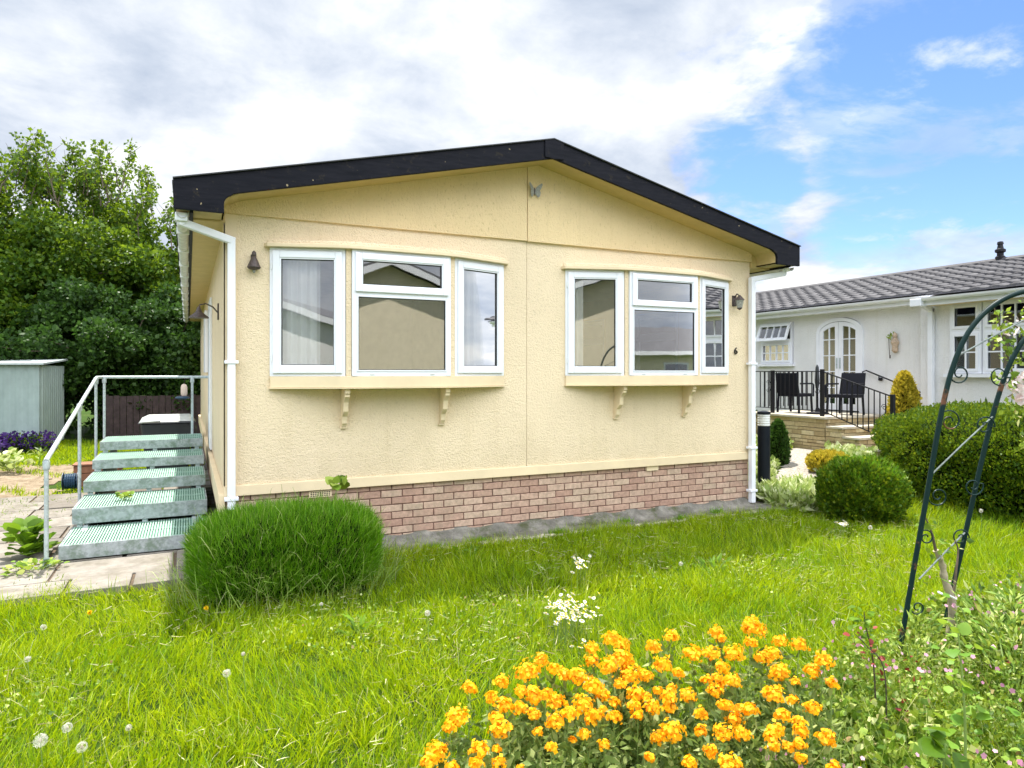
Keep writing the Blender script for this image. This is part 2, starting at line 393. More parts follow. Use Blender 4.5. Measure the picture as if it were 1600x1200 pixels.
# templates
BLADE = (np.array([(-.5, 0, 0), (.5, 0, 0), (-.38, .5, .06), (.38, .5, .06), (0, .95, .42)], float), np.array([(0, 1, 3), (0, 3, 2), (2, 3, 4)]))
BLADE2 = (np.array([(-.5, 0, 0), (.5, 0, 0), (-.42, .45, .05), (.42, .45, .05), (-.25, .78, .30), (.25, .78, .30), (0, .80, .62)], float), np.array([(0, 1, 3), (0, 3, 2), (2, 3, 5), (2, 5, 4), (4, 5, 6)]))
LEAF = (np.array([(0, 0, 0), (-.42, .42, .08), (.42, .42, .08), (0, 1, -.05), (0, .45, -.04)], float), np.array([(0, 4, 1), (0, 2, 4), (4, 3, 1), (4, 2, 3)]))
BIGLEAF = (np.array([(0, 0, 0), (-.3, .18, .06), (.3, .18, .06), (-.46, .45, .05), (.46, .45, .05), (-.3, .78, -.02), (.3, .78, -.02), (0, 1, -.14), (0, .2, 0), (0, .5, -.02), (0, .78, -.06)], float),
           np.array([(0, 8, 1), (0, 2, 8), (1, 8, 9), (1, 9, 3), (8, 2, 4), (8, 4, 9), (3, 9, 10), (3, 10, 5), (9, 4, 6), (9, 6, 10), (5, 10, 7), (10, 6, 7)]))
NARROW = (np.array([(0, 0, 0), (-.12, .45, .03), (.12, .45, .03), (0, 1, -.12)], float), np.array([(0, 2, 1), (1, 2, 3)]))
def star(n, w=0.5):
    vs = [(0, 0, 0)]; fs = []
    for k in range(n):
        a = 2*math.pi*k/n; da = math.pi/n*w*1.6
        b = len(vs)
        vs += [(math.cos(a-da)*.75, math.sin(a-da)*.75, .1), (math.cos(a), math.sin(a), .04), (math.cos(a+da)*.75, math.sin(a+da)*.75, .1)]
        fs += [(0, b, b+1), (0, b+1, b+2)]
    return np.array(vs, float), np.array(fs)
FLUFF = star(7, 0.13); PET4 = star(4, 0.95); PET5 = star(5, 0.9); PET12 = star(12, 0.8)
def dirs(N, up=0.0, spread=1.0):
    d = RNG.normal(size=(N, 3))*spread; d[:, 2] += up
    return d
def leafcloud(name, mat, centers, radii, per, size, parent=None, up=0.3, tmpl=LEAF, flat=0.75, sizevar=0.35, outward=0.7):
    """leaves spread through the volume of many clumps"""
    P = []; D = []
    for c, r, n in zip(centers, radii, per):
        q = RNG.normal(size=(n, 3)); q /= np.linalg.norm(q, axis=1, keepdims=True)
        rr = RNG.random(n)**0.45
        off = q*rr[:, None]*r; off[:, 2] *= flat
        P.append(np.asarray(c)+off); D.append(q*outward+RNG.normal(size=(n, 3))*0.6+np.array([0, 0, up]))
    P = np.concatenate(P); D = np.concatenate(D)
    s = size*(1+sizevar*RNG.normal(size=len(P)).clip(-1.8, 2.2))
    V, T = inst(tmpl[0], tmpl[1], P, frames(D), s)
    return np_mesh(name, V, T, mat, parent)

# ------------------------------------------------------------------ SETTING
# ground sheet
def build_ground():
    xs = np.concatenate([np.linspace(-300, -30, 10), np.linspace(-24, -6, 19), np.linspace(-5.75, 13, 76), np.linspace(14, 30, 17), np.linspace(40, 300, 10)])
    ys = np.concatenate([np.linspace(-300, -30, 10), np.linspace(-24, 0, 25), np.linspace(0.25, 13, 52), np.linspace(14, 30, 17), np.linspace(40, 400, 12)])
    X, Y = np.meshgrid(xs, ys); Z = ground(X, Y)
    V = np.stack([X, Y, Z], -1).reshape(-1, 3); nx = len(xs); ny = len(ys)
    i, j = np.meshgrid(np.arange(nx-1), np.arange(ny-1)); a = (j*nx+i).ravel()
    T = np.stack([a, a+1, a+nx+1, a+nx], 1)
    o = np_mesh('ground', V, T, 'ground', smooth=True); tag(o, kind='structure')
build_ground()

def sheet(name, poly_fn, mat, x0, x1, y0, y1, step, dz, label=None, kind='structure'):
    xs = np.arange(x0, x1+1e-6, step); ys = np.arange(y0, y1+1e-6, step)
    V = []; idx = {}; Fc = []
    def vi(i, j):
        if (i, j) not in idx:
            idx[(i, j)] = len(V); V.append((xs[i], ys[j], gz(xs[i], ys[j])+dz))
        return idx[(i, j)]
    for i in range(len(xs)-1):
        for j in range(len(ys)-1):
            if poly_fn((xs[i]+xs[i+1])/2, (ys[j]+ys[j+1])/2):
                Fc.append((vi(i, j), vi(i+1, j), vi(i+1, j+1), vi(i, j+1)))
    mb = MB(); mb.v = V; mb.f = Fc
    return tag(mb.build(name, mat, smooth=True), kind=kind)
# bare earth path at far left, gravel path on the right
def wob(x, y): return 0.22*math.sin(x*3.1+y*2.3)+0.15*math.sin(x*7.3-y*5.1)
sheet('dirt_path', lambda x, y: -9 < x < -1.75+wob(x, y) and 9.3+wob(y, x)*.5 < y < 15.2+wob(x, y), 'dirt', -9.5, -1, 9, 16, 0.125, 0.012)
sheet('gravel_path', lambda x, y: abs((y-6.9)-(x-7.4)*0.72) < 0.33+0.2*wob(x, y), 'gravel', 7.05, 10.4, 6.2, 10.0, 0.1, 0.012)

# concrete base slab the house stands on
def slab():
    mb = MB(); n = 60; top = []; 
    for i in range(n+1):
        x = 0.12+i*(6.98-0.12)/n
        y = 6.33+0.02*math.sin(i*1.7)+0.015*math.sin(i*3.9)+random.uniform(-.012, .012)
        top.append((x, y))
    poly = top+[(6.98, 20.1), (0.12, 20.1)]
    mb.prism(poly[::-1], 'z', -0.3, -0.035)
    tag(mb.build('concrete_slab', 'concrete'), kind='structure')
slab()
# paving slabs left of the house, one structure
def paving():
    mb = MB(); y = 6.22
    rows = [0.42, 0.62, 0.62, 0.45, 0.62, 0.62, 0.60, 0.62, 0.6]
    for k, h in enumerate(rows):
        x = 0.24-random.uniform(0, .5)*0; first = True
        x = 0.24
        while x > (-4.6 if k < 5 else -2.3):
            w = random.choice([0.45, 0.62, 0.78, 0.92])
            if first: w *= random.uniform(.6, 1); first = False
            gp = random.uniform(.008, .022)
            sk = random.uniform(-.015, .015)
            zt = random.uniform(-.006, .006)
            mb.add([(x-w+gp, y+gp+sk, -.08), (x-gp, y+gp, -.08), (x-gp, y+h-gp, -.08), (x-w+gp, y+h-gp+sk, -.08),
                    (x-w+gp, y+gp+sk, zt), (x-gp, y+gp, zt+random.uniform(-.004, .004)), (x-gp, y+h-gp, zt), (x-w+gp, y+h-gp+sk, zt+random.uniform(-.004, .004))],
                   [(0, 3, 2, 1), (4, 5, 6, 7), (0, 1, 5, 4), (1, 2, 6, 5), (2, 3, 7, 6), (3, 0, 4, 7)])
            x -= w
        y += h
    tag(mb.build('paving', 'paving_slab', bevel=0.006), kind='structure')
    # earth in the joints
    b = MB().box((-4.6, 6.26, -.1), (0.2, 11.3, -.022)); tag(b.build('paving_bed', 'soil'), kind='structure')
paving()

# ------------------------------------------------------------------ MAIN HOUSE
XL, XR, YF = 0.31, 6.70, 6.80
EXL, EXR, YR = -0.11, 7.19, 6.45   # roof edges, verge plane
XA = 3.54; ZA = 4.207; ZE = 3.347; BK = 20.2
SL = (ZA-ZE)/(XA-EXL)
def ztop(x): return ZA-abs(x-XA)*SL
house = empty('bungalow', (3.5, 6.8, 0), 'cream rendered bungalow with a black edged gable and two white bow windows', 'house')
ZB, ZG = 0.57, 3.162
BX = [(0.70, 3.12), (3.90, 6.32)]
WZ0, WZ1 = 1.664, 2.877

def front_wall():
    J = 3.41
    for (a, b) in ((XL, J-0.0025), (J+0.0025, XR)):
        bx = BX[0] if a < 1 else BX[1]
        mb = MB(); y0, y1 = YF, YF+0.05
        mb.box((a, y0, ZB+.0), (b, y1, WZ0-0.05)); mb.box((a, y0, WZ1+0.04), (b, y1, ZG+.02))
        mb.box((a, y0, WZ0-0.05), (bx[0]+.02, y1, WZ1+.04)); mb.box((bx[1]-.02, y0, WZ0-.05), (b, y1, WZ1+.04))
        # remove internal seams by keeping faces co-edge; panels butt end to end
        mb.build('front_wall_panel', 'cream_stucco', house)
    mb = MB().box((J-.02, YF+.02, ZB), (J+.02, YF+.045, ZG)); mb.build('joint_strip', 'gasket', house)
    # drip board along the foot
    mb = MB().box((XL-.012, YF-.018, ZB-.012), (XR+.012, YF-.001, ZB+.085)); mb.build('drip_board', 'cream_trim', house, bevel=.004)
    mb = MB().box((XL-.055, YF-.01, ZB-.19), (XL-.001, 20.0, ZB+.01)); mb.build('side_skirting_board', 'cream_trim', house, bevel=.004)
front_wall()
# side walls and rear
MB().box((XL, YF+.05, ZB), (XL+.05, 20.0, 3.2)).build('side_wall', 'cream_stucco', house)
mb = MB(); mb.box((XR-.05, YF+.05, ZB), (XR, 8.2, 3.2)); mb.box((XR-.05, 8.2, ZB), (XR, 9.3, 1.55)); mb.box((XR-.05, 8.2, 2.65), (XR, 9.3, 3.2)); mb.box((XR-.05, 9.3, ZB), (XR, 10.2, 3.2)); mb.box((XR-.05, 10.2, ZB), (XR, 11.3, 1.55)); mb.box((XR-.05, 10.2, 2.65), (XR, 11.3, 3.2)); mb.box((XR-.05, 11.3, ZB), (XR, 20.0, 3.2))
mb.build('side_wall', 'cream_stucco', house)
MB().prism([(XL+.05, ZB), (XR-.05, ZB), (XR-.05, 3.2), (XA, 4.05), (XL+.05, 3.2)], 'y', 19.95, 20.0).build('rear_wall', 'cream_stucco', house)
# corner trims
MB().box((XL-.012, YF-.008, ZB+.085), (XL+.10, YF-.001, ZG)).build('corner_trim', 'cream_trim', house)
MB().box((XL-.014, YF-.008, ZB+.02), (XL-.001, YF+.10, 3.07)).build('corner_trim', 'cream_trim', house)
# room behind the windows
rm = MB(); rm.box((XL+.06, 12.0, ZB), (XR-.06, 12.05, 3.1)); rm.box((XL+.06, YF+.06, .6), (XR-.06, 12, .65)); rm.box((XL+.06, YF-.24, 2.99), (XR-.06, 11, 3.04)) if False else rm.box((XL+.06, YF+.06, 2.99), (XR-.06, 12, 3.04))
rm.box((3.38, YF+.06, .65), (3.44, 11, 2.99))
rm.build('room', 'room', house)
# gable panels (slightly proud of the wall below)
def gable():
    J = 3.405; yg0, yg1 = YF-.028, YF+.04
    und = lambda x: ztop(x)-0.19
    MB().prism([(XL-.005, ZG), (J-.004, ZG), (J-.004, und(J)), (XL-.005, und(XL))], 'y', yg0, yg1).build('gable_panel', 'gable_stucco', house)
    MB().prism([(J+.002, ZG-.006), (XR+.005, ZG-.006), (XR+.005, und(XR)), (XA, und(XA)), (J+.002, und(J))], 'y', yg0-.006, yg1).build('gable_panel', 'gable_stucco', house)
gable()
for xa_, xb_2 in ((.262, XL-.004), (XR+.004, 6.83)):
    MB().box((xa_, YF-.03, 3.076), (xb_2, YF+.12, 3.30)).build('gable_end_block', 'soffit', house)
def fascia():
    bx = 0.285
    def outl(mir):
        pts = [(EXL, 3.082), (EXL, ZE-.01)] + [(XA-.0, ZA-.01)] + [(XA, ZA-.215)]
        low = lambda x: ztop(x)-.2
        r = .075; pts.append((bx+r, low(bx+r)))
        for k in range(1, 7):
            a = math.pi/2*k/6
            cx, cz = bx+r, low(bx)-r
            pts.append((cx-r*math.sin(a), cz+r*math.cos(a)))
        pts.append((bx, 3.082))
        if mir: pts = [(2*XA-p[0], p[1]) for p in pts][::-1]
        return pts
    MB().prism(outl(False), 'y', YR-.035, YR).build('fascia_board', 'black_fascia', house, bevel=.004)
    MB().prism(outl(True), 'y', YR-.035, YR).build('fascia_board', 'black_fascia', house, bevel=.004)
    # apex cap over the joint of the two boards
    MB().prism([(XA-.11, ztop(XA-.11)+.002), (XA, ZA+.002), (XA+.12, ztop(XA+.12)+.002), (XA+.12, ztop(XA+.12)-.19), (XA, ZA-.225), (XA-.11, ztop(XA-.11)-.19)][::-1], 'y', YR-.05, YR-.036).build('apex_cap', 'black_fascia', house, bevel=.004)
    # verge trim (thin edging on top of the boards)
    for sgn in (0, 1):
        a = (EXL-.004, YR-.02, ZE-.008) if not sgn else (EXR+.002, YR-.02, ZE-.008)
        MB().obox(a, (XA, YR-.02, ZA-.006), .07, .010).build('verge_trim', 'roof_felt', house)
    # soffit of the gable overhang
    for mir in (False, True):
        low = lambda x: ztop(x)-.195
        r = .075; pts = [(EXL+.02, 3.092), (bx+.003, 3.092), (bx+.003, low(bx)-r)]
        for k in range(1, 7):
            a = math.pi/2*k/6; pts.append((bx+.003+r-r*math.sin(math.pi/2-a+0)*1.0 if False else bx+.003+r-r*math.cos(a), low(bx)-r+r*math.sin(a)))
        pts += [(bx+r+.05, low(bx+r+.05)), (XA, low(XA))]
        mb = MB()
        for (x0, z0), (x1, z1) in zip(pts[:-1], pts[1:]):
            if mir: x0, x1 = 2*XA-x0, 2*XA-x1
            dx, dz = x1-x0, z1-z0; l = math.hypot(dx, dz); nx, nz = -dz/l*.014, dx/l*.014
            if mir: nx, nz = -nx, -nz
            mb.prism([(x0, z0), (x1, z1), (x1+nx, z1+nz), (x0+nx, z0+nz)], 'y', YR+.001, YF-.03)
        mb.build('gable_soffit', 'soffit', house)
    # side soffits and eaves boards
    for (a, b) in ((EXL+.155, XL), (XR, EXR-.155)):
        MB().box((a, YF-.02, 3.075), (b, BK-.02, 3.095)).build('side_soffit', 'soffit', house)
    MB().box((EXL+.125, YR+.001, 3.066), (EXL+.153, BK, 3.34)).build('eaves_board', 'black_fascia', house)
    MB().box((EXR-.153, YR+.001, 3.066), (EXR-.125, BK, 3.34)).build('eaves_board', 'black_fascia', house)
    # roof skins
    for sgn in (-1, 1):
        xe = EXL-.01 if sgn < 0 else EXR+.01
        ze = ztop(xe)
        MB().prism([(xe, ze-.04), (xe, ze-.014), (XA, ZA-.014), (XA, ZA-.04)][::sgn], 'y', YR, BK).build('roof', 'roof_felt', house)
fascia()

# bricks
def bricks():
    mb = MB(); z = ZB-.012; row = 0
    while z > -0.05:
        h = .065 if row else .052
        x = XL+.0-(0.1125 if row % 2 else 0)
        while x < XR-.002:
            a = max(x, XL); b = min(x+.215, XR)
            if b-a > .02:
                dy = random.uniform(-.004, .004)
                mb.box((a+.001, YF+.02+dy, z-h), (b-.001, YF+.11, z), jit=.0016)
            x += .225
        z -= h+.010; row += 1
    mb.build('brick_skirt', 'brick', house, bevel=.004)
    MB().box((XL+.004, YF+.031, -.2), (XR-.004, YF+.14, ZB-.004)).build('brick_mortar', 'mortar', house)
    MB().box((XL+.01, YF+.14, -.2), (XL+.1, 20, ZB)).build('side_plinth', 'mortar', house)
    MB().box((XR-.1, YF+.14, -.2), (XR-.01, 20, ZB)).build('side_plinth', 'mortar', house)
    # uneven cement fillet at the brick foot
    n = 70; pts = []
    mb = MB()
    for i in range(n):
        xa = XL+.02+(XR-XL-.04)*i/n; xb = XL+.02+(XR-XL-.04)*(i+1)/n
        d0 = .10+.03*math.sin(i*.9)+.02*math.sin(i*2.3); h0 = .045+.012*math.sin(i*1.3)
        mb.add([(xa, YF+.03, -.04), (xa, YF-.02-d0, -.04), (xa, YF+.03, h0), (xb, YF+.03, -.04), (xb, YF-.02-(.10+.03*math.sin((i+1)*.9)+.02*math.sin((i+1)*2.3)), -.04), (xb, YF+.03, .045+.012*math.sin((i+1)*1.3))],
               [(0, 1, 2), (3, 5, 4), (1, 4, 5, 2)])
    mb.build('cement_fillet', 'concrete', house)
    # crumbled white render on the slab lip
    P = []; 
    for i in range(260):
        x = random.choice([random.uniform(1.6, 4.2), random.uniform(1.6, 6.4)])
        P.append((x, 6.35+random.uniform(-.02, .05), -.033+random.uniform(0, .006)))
    mbs = MB()
    for p in P:
        s_ = random.uniform(.006, .022)
        mbs.box((p[0]-s_, p[1]-s_*.7, p[2]-.004), (p[0]+s_, p[1]+s_*.7, p[2]+s_*.6), jit=s_*.45)
    o = mbs.build('stone_crumbs', 'coping'); tag(o, 'pale crumbs of broken cement along the slab edge', 'rubble', kind='stuff')
bricks()
# air bricks
def airbrick(x, z, w=.215, holes=True):
    mb = MB(); y = YF+.012
    mb.box((x, y-.006, z), (x+w, y+.03, z+.06))
    o = mb.build('air_brick', 'cream_trim', house)
    if holes:
        h = MB()
        for r_ in range(3):
            for c in range(9):
                a = x+.014+c*.0215; b = z+.010+r_*.0165
                h.box((a, y-.0085, b), (a+.013, y-.0055, b+.009))
        h.build('hole', 'gasket', o)
airbrick(1.06, .487); airbrick(5.05, .50, .17, False)

# windows -----------------------------------------------------------
def ring(mb, P, u, n, x0, x1, z0, z1, t, d0, d1, tt=None):
    """rectangular frame ring; P origin, u along, n outward; t border; depth from d0 to d1 outward"""
    def pt(x, d, z): return (P[0]+u[0]*x+n[0]*d, P[1]+u[1]*x+n[1]*d, z)
    def bx(xa, xb, za, zb):
        vs = [pt(xa, d0, za), pt(xb, d0, za), pt(xb, d1, za), pt(xa, d1, za), pt(xa, d0, zb), pt(xb, d0, zb), pt(xb, d1, zb), pt(xa, d1, zb)]
        mb.add(vs, [(0, 3, 2, 1), (4, 5, 6, 7), (0, 1, 5, 4), (1, 2, 6, 5), (2, 3, 7, 6), (3, 0, 4, 7)])
    bx(x0, x0+t, z0, z1); bx(x1-t, x1, z0, z1); bx(x0+t, x1-t, z0, z0+t); bx(x0+t, x1-t, z1-t, z1)
def quadbox(P, u, n, x0, x1, z0, z1, d0, d1):
    mb = MB()
    def pt(x, d, z): return (P[0]+u[0]*x+n[0]*d, P[1]+u[1]*x+n[1]*d, z)
    vs = [pt(x0, d0, z0), pt(x1, d0, z0), pt(x1, d1, z0), pt(x0, d1, z0), pt(x0, d0, z1), pt(x1, d0, z1), pt(x1, d1, z1), pt(x0, d1, z1)]
    return mb.add(vs, [(0, 3, 2, 1), (4, 5, 6, 7), (0, 1, 5, 4), (1, 2, 6, 5), (2, 3, 7, 6), (3, 0, 4, 7)])
def window(parent, A, B, z0, z1, style, side='L'):
    A = Vector((A[0], A[1], 0)); B = Vector((B[0], B[1], 0)); W = (B-A).length
    u = (B-A)/W; n = Vector((u.y, -u.x, 0))   # outward
    mb = MB(); ring(mb, A, u, n, 0, W, z0, z1, .045, -.05, .012)
    if style == 'casement':
        fr = mb.build('window', 'upvc', parent, bevel=.003)
        s = MB(); ring(s, A, u, n, .028, W-.028, z0+.028, z1-.028, .066, .0125, .034)
        s.build('sash', 'upvc', fr, bevel=.006)
        bead = MB(); ring(bead, A, u, n, .094, W-.094, z0+.094, z1-.094, .012, .004, .026); bead.build('glazing_bead', 'upvc', fr, bevel=.002)
        g = MB(); ring(g, A, u, n, .106, W-.106, z0+.106, z1-.106, .006, .004, .016); g.build('gasket', 'gasket', fr)
        quadbox(A, u, n, .106, W-.106, z0+.106, z1-.106, -.004, .002).build('glass', 'glass', fr)
        for zz in (z0+.14, z1-.2):
            xx = .016 if side == 'L' else W-.028
            quadbox(A, u, n, xx, xx+.010, zz, zz+.06, .012, .028).build('hinge', 'upvc_old', fr)
    else:
        zt = z1-.405
        m2 = mb
        q = quadbox(A, u, n, .045, W-.045, zt-.03, zt+.03, -.05, .012); m2.add(q.v, q.f)
        fr = m2.build('window', 'upvc', parent, bevel=.003)
        s = MB(); ring(s, A, u, n, .028, W-.028, zt+.004, z1-.028, .062, .0125, .036); s.build('sash', 'upvc', fr, bevel=.006)
        bead = MB(); ring(bead, A, u, n, .090, W-.090, zt+.066, z1-.090, .010, .004, .028)
        ring(bead, A, u, n, .045, W-.045, z0+.045, zt-.03, .014, .0, .018); bead.build('glazing_bead', 'upvc', fr, bevel=.002)
        g = MB(); ring(g, A, u, n, .100, W-.100, zt+.076, z1-.100, .006, .004, .017)
        ring(g, A, u, n, .059, W-.059, z0+.059, zt-.044, .006, .004, .012); g.build('gasket', 'gasket', fr)
        quadbox(A, u, n, .100, W-.100, zt+.076, z1-.100, -.004, .002).build('glass', 'glass', fr)
        quadbox(A, u, n, .059, W-.059, z0+.059, zt-.044, -.004, .002).build('glass', 'glass', fr)
        for xx in (.17, W-.22):
            quadbox(A, u, n, xx, xx+.045, z0+.012, z0+.022, .012, .016).build('drain_cover', 'gutter_grey', fr)
    return fr
YC = 6.56
for bi, (x0, x1) in enumerate(BX):
    cA, cB = x0+.72, x1-.70   # centre flat
    # three windows; mullion posts between
    window(house, (x0, 6.795), (cA-.055, YC+.032), WZ0, WZ1, 'casement', 'L')
    window(house, (cA, YC), (cB, YC), WZ0, WZ1, 'centre')
    window(house, (cB+.055, YC+.032), (x1, 6.795), WZ0, WZ1, 'casement', 'R')
    for xm in ((cA-.052, cA-.003), (cB+.003, cB+.052)):
        MB().box((xm[0], YC+.012, WZ0), (xm[1], YC+.09, WZ1)).build('mullion', 'cream_stucco', house)
    def plan(e, fy):
        P = [(x0-e, YF-.002)]
        # gently bowed front
        for k in range(0, 13):
            t = k/12; x = x0-e*.6+(x1-x0+1.2*e)*t
            base = np.interp(x, [x0-e, cA-.03, cB+.03, x1+e], [6.795-fy, YC-fy, YC-fy, 6.795-fy])
            P.append((x, min(YF-.004, float(base))))
        P.append((x1+e, YF-.002)); return P
    # box sill under the windows
    poly = plan(0.0, .016)
    MB().prism(poly, 'z', WZ0-.107, WZ0-.001).build('bay_sill', 'cream_trim', house, bevel=.004)
    MB().prism(plan(.012, .03), 'z', WZ0-.118, WZ0-.108).build('sill_edging', 'cream_trim', house)
    # moulded head
    MB().prism(plan(.055, .055), 'z', WZ1+.001, WZ1+.038).build('bay_head', 'cream_trim', house, bevel=.006)
    MB().prism(plan(.03, .01), 'z', WZ1+.039, WZ1+.075).build('bay_head_moulding', 'cream_stucco', house, bevel=.015)
    # brackets
    for xb in (x0+.66, x1-.74):
        prof = [(6.80, 1.546), (6.585, 1.546), (6.585, 1.50), (6.60, 1.485), (6.60, 1.465), (6.63, 1.44), (6.655, 1.41), (6.665, 1.37), (6.672, 1.32), (6.70, 1.29), (6.725, 1.27), (6.735, 1.235), (6.74, 1.20), (6.755, 1.185), (6.765, 1.165), (6.80, 1.165)]
        b = MB().prism([(p[0], p[1]) for p in prof][::-1], 'x', xb, xb+.05).build('bracket', 'cream_trim', house, bevel=.004)
        MB().box((xb-.006, 6.772, 1.150), (xb+.056, 6.7985, 1.1645)).build('bracket_foot', 'cream_trim', b)
# gutters and downpipes
def halfpipe(pts_y, x, z, r, name, parent, mat):
    mb = MB(); prof = []
    for k in range(9):
        a = math.pi+math.pi*k/8; prof.append((x+r*math.cos(a), z+r*math.sin(a)))
    inner = [(x+(p[0]-x)*.9, z+(p[1]-z)*.9) for p in prof][::-1]
    mb.prism(prof+inner, 'y', pts_y[0], pts_y[1]); return mb.build(name, mat, parent, smooth=True)
gl = halfpipe((6.49, BK), EXL+.068, 3.075, .050, 'gutter', house, 'gutter_grey')
for k in range(12):
    y = 7.2+k*1.1
    MB().box((EXL+.013, y, 3.018), (EXL+.123, y+.035, 3.082)).build('gutter_bracket', 'upvc_old', gl)
halfpipe((6.49, BK), EXR-.068, 3.075, .050, 'gutter', house, 'upvc_old')
def sqpipe(mb, pts, w):
    for a, b in zip(pts[:-1], pts[1:]):
        A = Vector(a); B = Vector(b); d = (B-A).normalized()
        mb.obox(A-d*w*.35, B+d*w*.35, w, w, up=(0, 1, 0) if abs(d.y) < .9 else (0, 0, 1))
YP = YF-.045
mb = MB(); sqpipe(mb, [(EXL+.06, 6.56, 3.04), (EXL+.06, 6.56, 3.0), (0.36, YP-.02, 2.905), (0.36, YP-.02, 0.47)], .068)
dp = mb.build('downpipe', 'upvc', house, bevel=.008)
MB().box((EXL+.01, 6.50, 3.0), (EXL+.11, 6.62, 3.075)).build('gutter_outlet', 'upvc', dp, bevel=.01)
for z in (1.78, 0.53):
    MB().box((.30, YP-.062, z), (.42, YF-.02, z+.03)).build('pipe_clip', 'upvc', dp, bevel=.004)
mb = MB(); XP = 6.66
sqpipe(mb, [(EXR-.10, 6.60, 3.04), (EXR-.10, 6.60, 3.0), (XP+.02, YP-.02, 2.92), (XP+.02, YP-.02, 0.02)], .068)
dp = mb.build('downpipe', 'upvc', house, bevel=.008)
for z in (1.80, 0.70, 0.14):
    MB().box((XP-.04, YP-.062, z), (XP+.08, YF-.02, z+.03)).build('pipe_clip', 'upvc', dp, bevel=.004)
for ya_, yb_2 in ((8.2, 9.3), (10.2, 11.3)):
    window(house, (XR-.01, ya_+.002), (XR-.01, yb_2-.002), 1.552, 2.648, 'centre')
# side door frame hint and meter box on the side wall (seen edge on)
MB().box((XL-.03, 10.4, .62), (XL-.001, 11.4, 2.75)).build('side_door', 'upvc', house, bevel=.006)
MB().box((XL-.05, 12.6, 1.7), (XL-.001, 13.6, 2.75)).build('side_window', 'upvc', house, bevel=.006)
mb = MB(); mb.tube([(XL-.04, 9.9, 2.5), (XL-.04, 9.9, .7)], .014, 6); mb.build('side_pipe', 'upvc', house)
# house number
tcv = bpy.data.curves.new('n6', 'FONT'); tcv.body = '6'; tcv.size = .125; tcv.extrude = .006
to = bpy.data.objects.new('tmp', tcv); COL.objects.link(to); bpy.context.view_layer.update()
me = bpy.data.meshes.new_from_object(to.evaluated_get(bpy.context.evaluated_depsgraph_get()))
bpy.data.objects.remove(to)
me.transform(Matrix.Translation((6.42, YF-.012, 1.94)) @ Matrix.Rotation(R(90), 4, 'X'))
link('house_number', me, 'black_metal', house)

# wall ornaments and lamps -------------------------------------------
def lantern(loc, label, cat, s=1.0):
    e = empty('wall_lantern', loc, label, cat)
    x, y, z = loc
    mb = MB(); mb.box((x-.03*s, y-.014, z-.05*s), (x+.03*s, y-.001, z+.07*s)); mb.build('back_plate', 'bronze', e, bevel=.004)
    mb = MB().tube([(x, y-.01, z+.05*s), (x, y-.05*s, z+.085*s), (x, y-.09*s, z+.06*s)], .008*s, 6); mb.build('arm', 'bronze', e)
    mb = MB().lathe([(.008, .07*s), (.02*s, .055*s), (.05*s, .02*s), (.052*s, .012*s)], (x, y-.09*s, z), 8); mb.build('cap', 'bronze', e)
    mb = MB().lathe([(.044*s, .012*s), (.028*s, -.075*s)], (x, y-.09*s, z), 8); mb.build('shade', 'pewter', e)
    mb = MB().lathe([(.032*s, -.075*s), (.02*s, -.09*s), (.004, -.10*s)], (x, y-.09*s, z), 8); mb.build('finial', 'bronze', e)
lantern((6.43, YF, 2.62), 'small dark lantern on the cream wall between the right window and the downpipe', 'wall lantern', 1.15)
# hooded wall ornament beside the left window
x, y, z = .555, YF, 2.72
e = empty('wall_ornament', (x, y, z), 'small dark metal bell shaped ornament on the cream wall left of the left window', 'wall ornament')
MB().box((x-.025, y-.012, z-.05), (x+.025, y-.001, z+.08)).build('back_plate', 'bronze', e, bevel=.003)
MB().lathe([(.004, .11), (.018, .095), (.022, .07), (.014, .055), (.03, .03), (.05, -.02), (.062, -.045), (.05, -.06), (.02, -.07)], (x, y-.055, z), 10).build('bell', 'bronze', e, smooth=True)
MB().lathe([(.012, 0), (.014, -.015), (.004, -.03)], (x, y-.055, z-.07), 8).build('clapper', 'pewter', e)
# butterfly
x, z = 3.485, 3.72
e = empty('butterfly_ornament', (x, YF-.03, z), 'grey metal butterfly fixed high on the cream gable just below the roof apex', 'wall ornament')
def wing(pts, s):
    mb = MB(); c = [(x+s*p[0], z+p[1]) for p in pts]
    n = len(c); base = [(p[0], YF-.042-abs(p[0]-x)*.45, p[1]) for p in c]; top = [(a, b-.004, d) for a, b, d in base]
    mb.add(base+top, [tuple(range(n)), tuple(range(2*n-1, n-1, -1))]+[(i, (i+1) % n, (i+1) % n+n, i+n) for i in range(n)])
    mb.build('wing', 'pewter', e)
wp = [(.004, 0), (.012, .03), (.04, .06), (.075, .085), (.082, .07), (.07, .03), (.055, .005), (.062, -.02), (.055, -.06), (.035, -.075), (.02, -.05), (.004, -.03)]
wing(wp, 1); wing(wp, -1)
MB().tube([(x, YF-.043, z+.035), (x, YF-.048, z), (x, YF-.043, z-.05)], [.004, .009, .003], 6).build('body', 'bronze', e)
# swan-neck lamp on the side wall
lx, ly, lz = XL, 8.2, 2.38
e = empty('swan_neck_lamp', (lx, ly, lz), 'dark conical swan neck lamp on the side wall above the steps', 'wall lamp')
MB().box((lx-.015, ly-.04, lz-.1), (lx-.001, ly+.04, lz+.08)).build('back_plate', 'bronze', e, bevel=.004)
MB().tube([(lx-.01, ly, lz-.02), (lx-.06, ly, lz+.04), (lx-.13, ly, lz+.075), (lx-.19, ly, lz+.06), (lx-.20, ly, lz+.03)], .008, 6).build('arm', 'bronze', e)
MB().lathe([(.012, .04), (.02, .02), (.035, -.02), (.10, -.075), (.105, -.085)], (lx-.20, ly, lz), 14).build('shade', 'bronze', e, smooth=True)
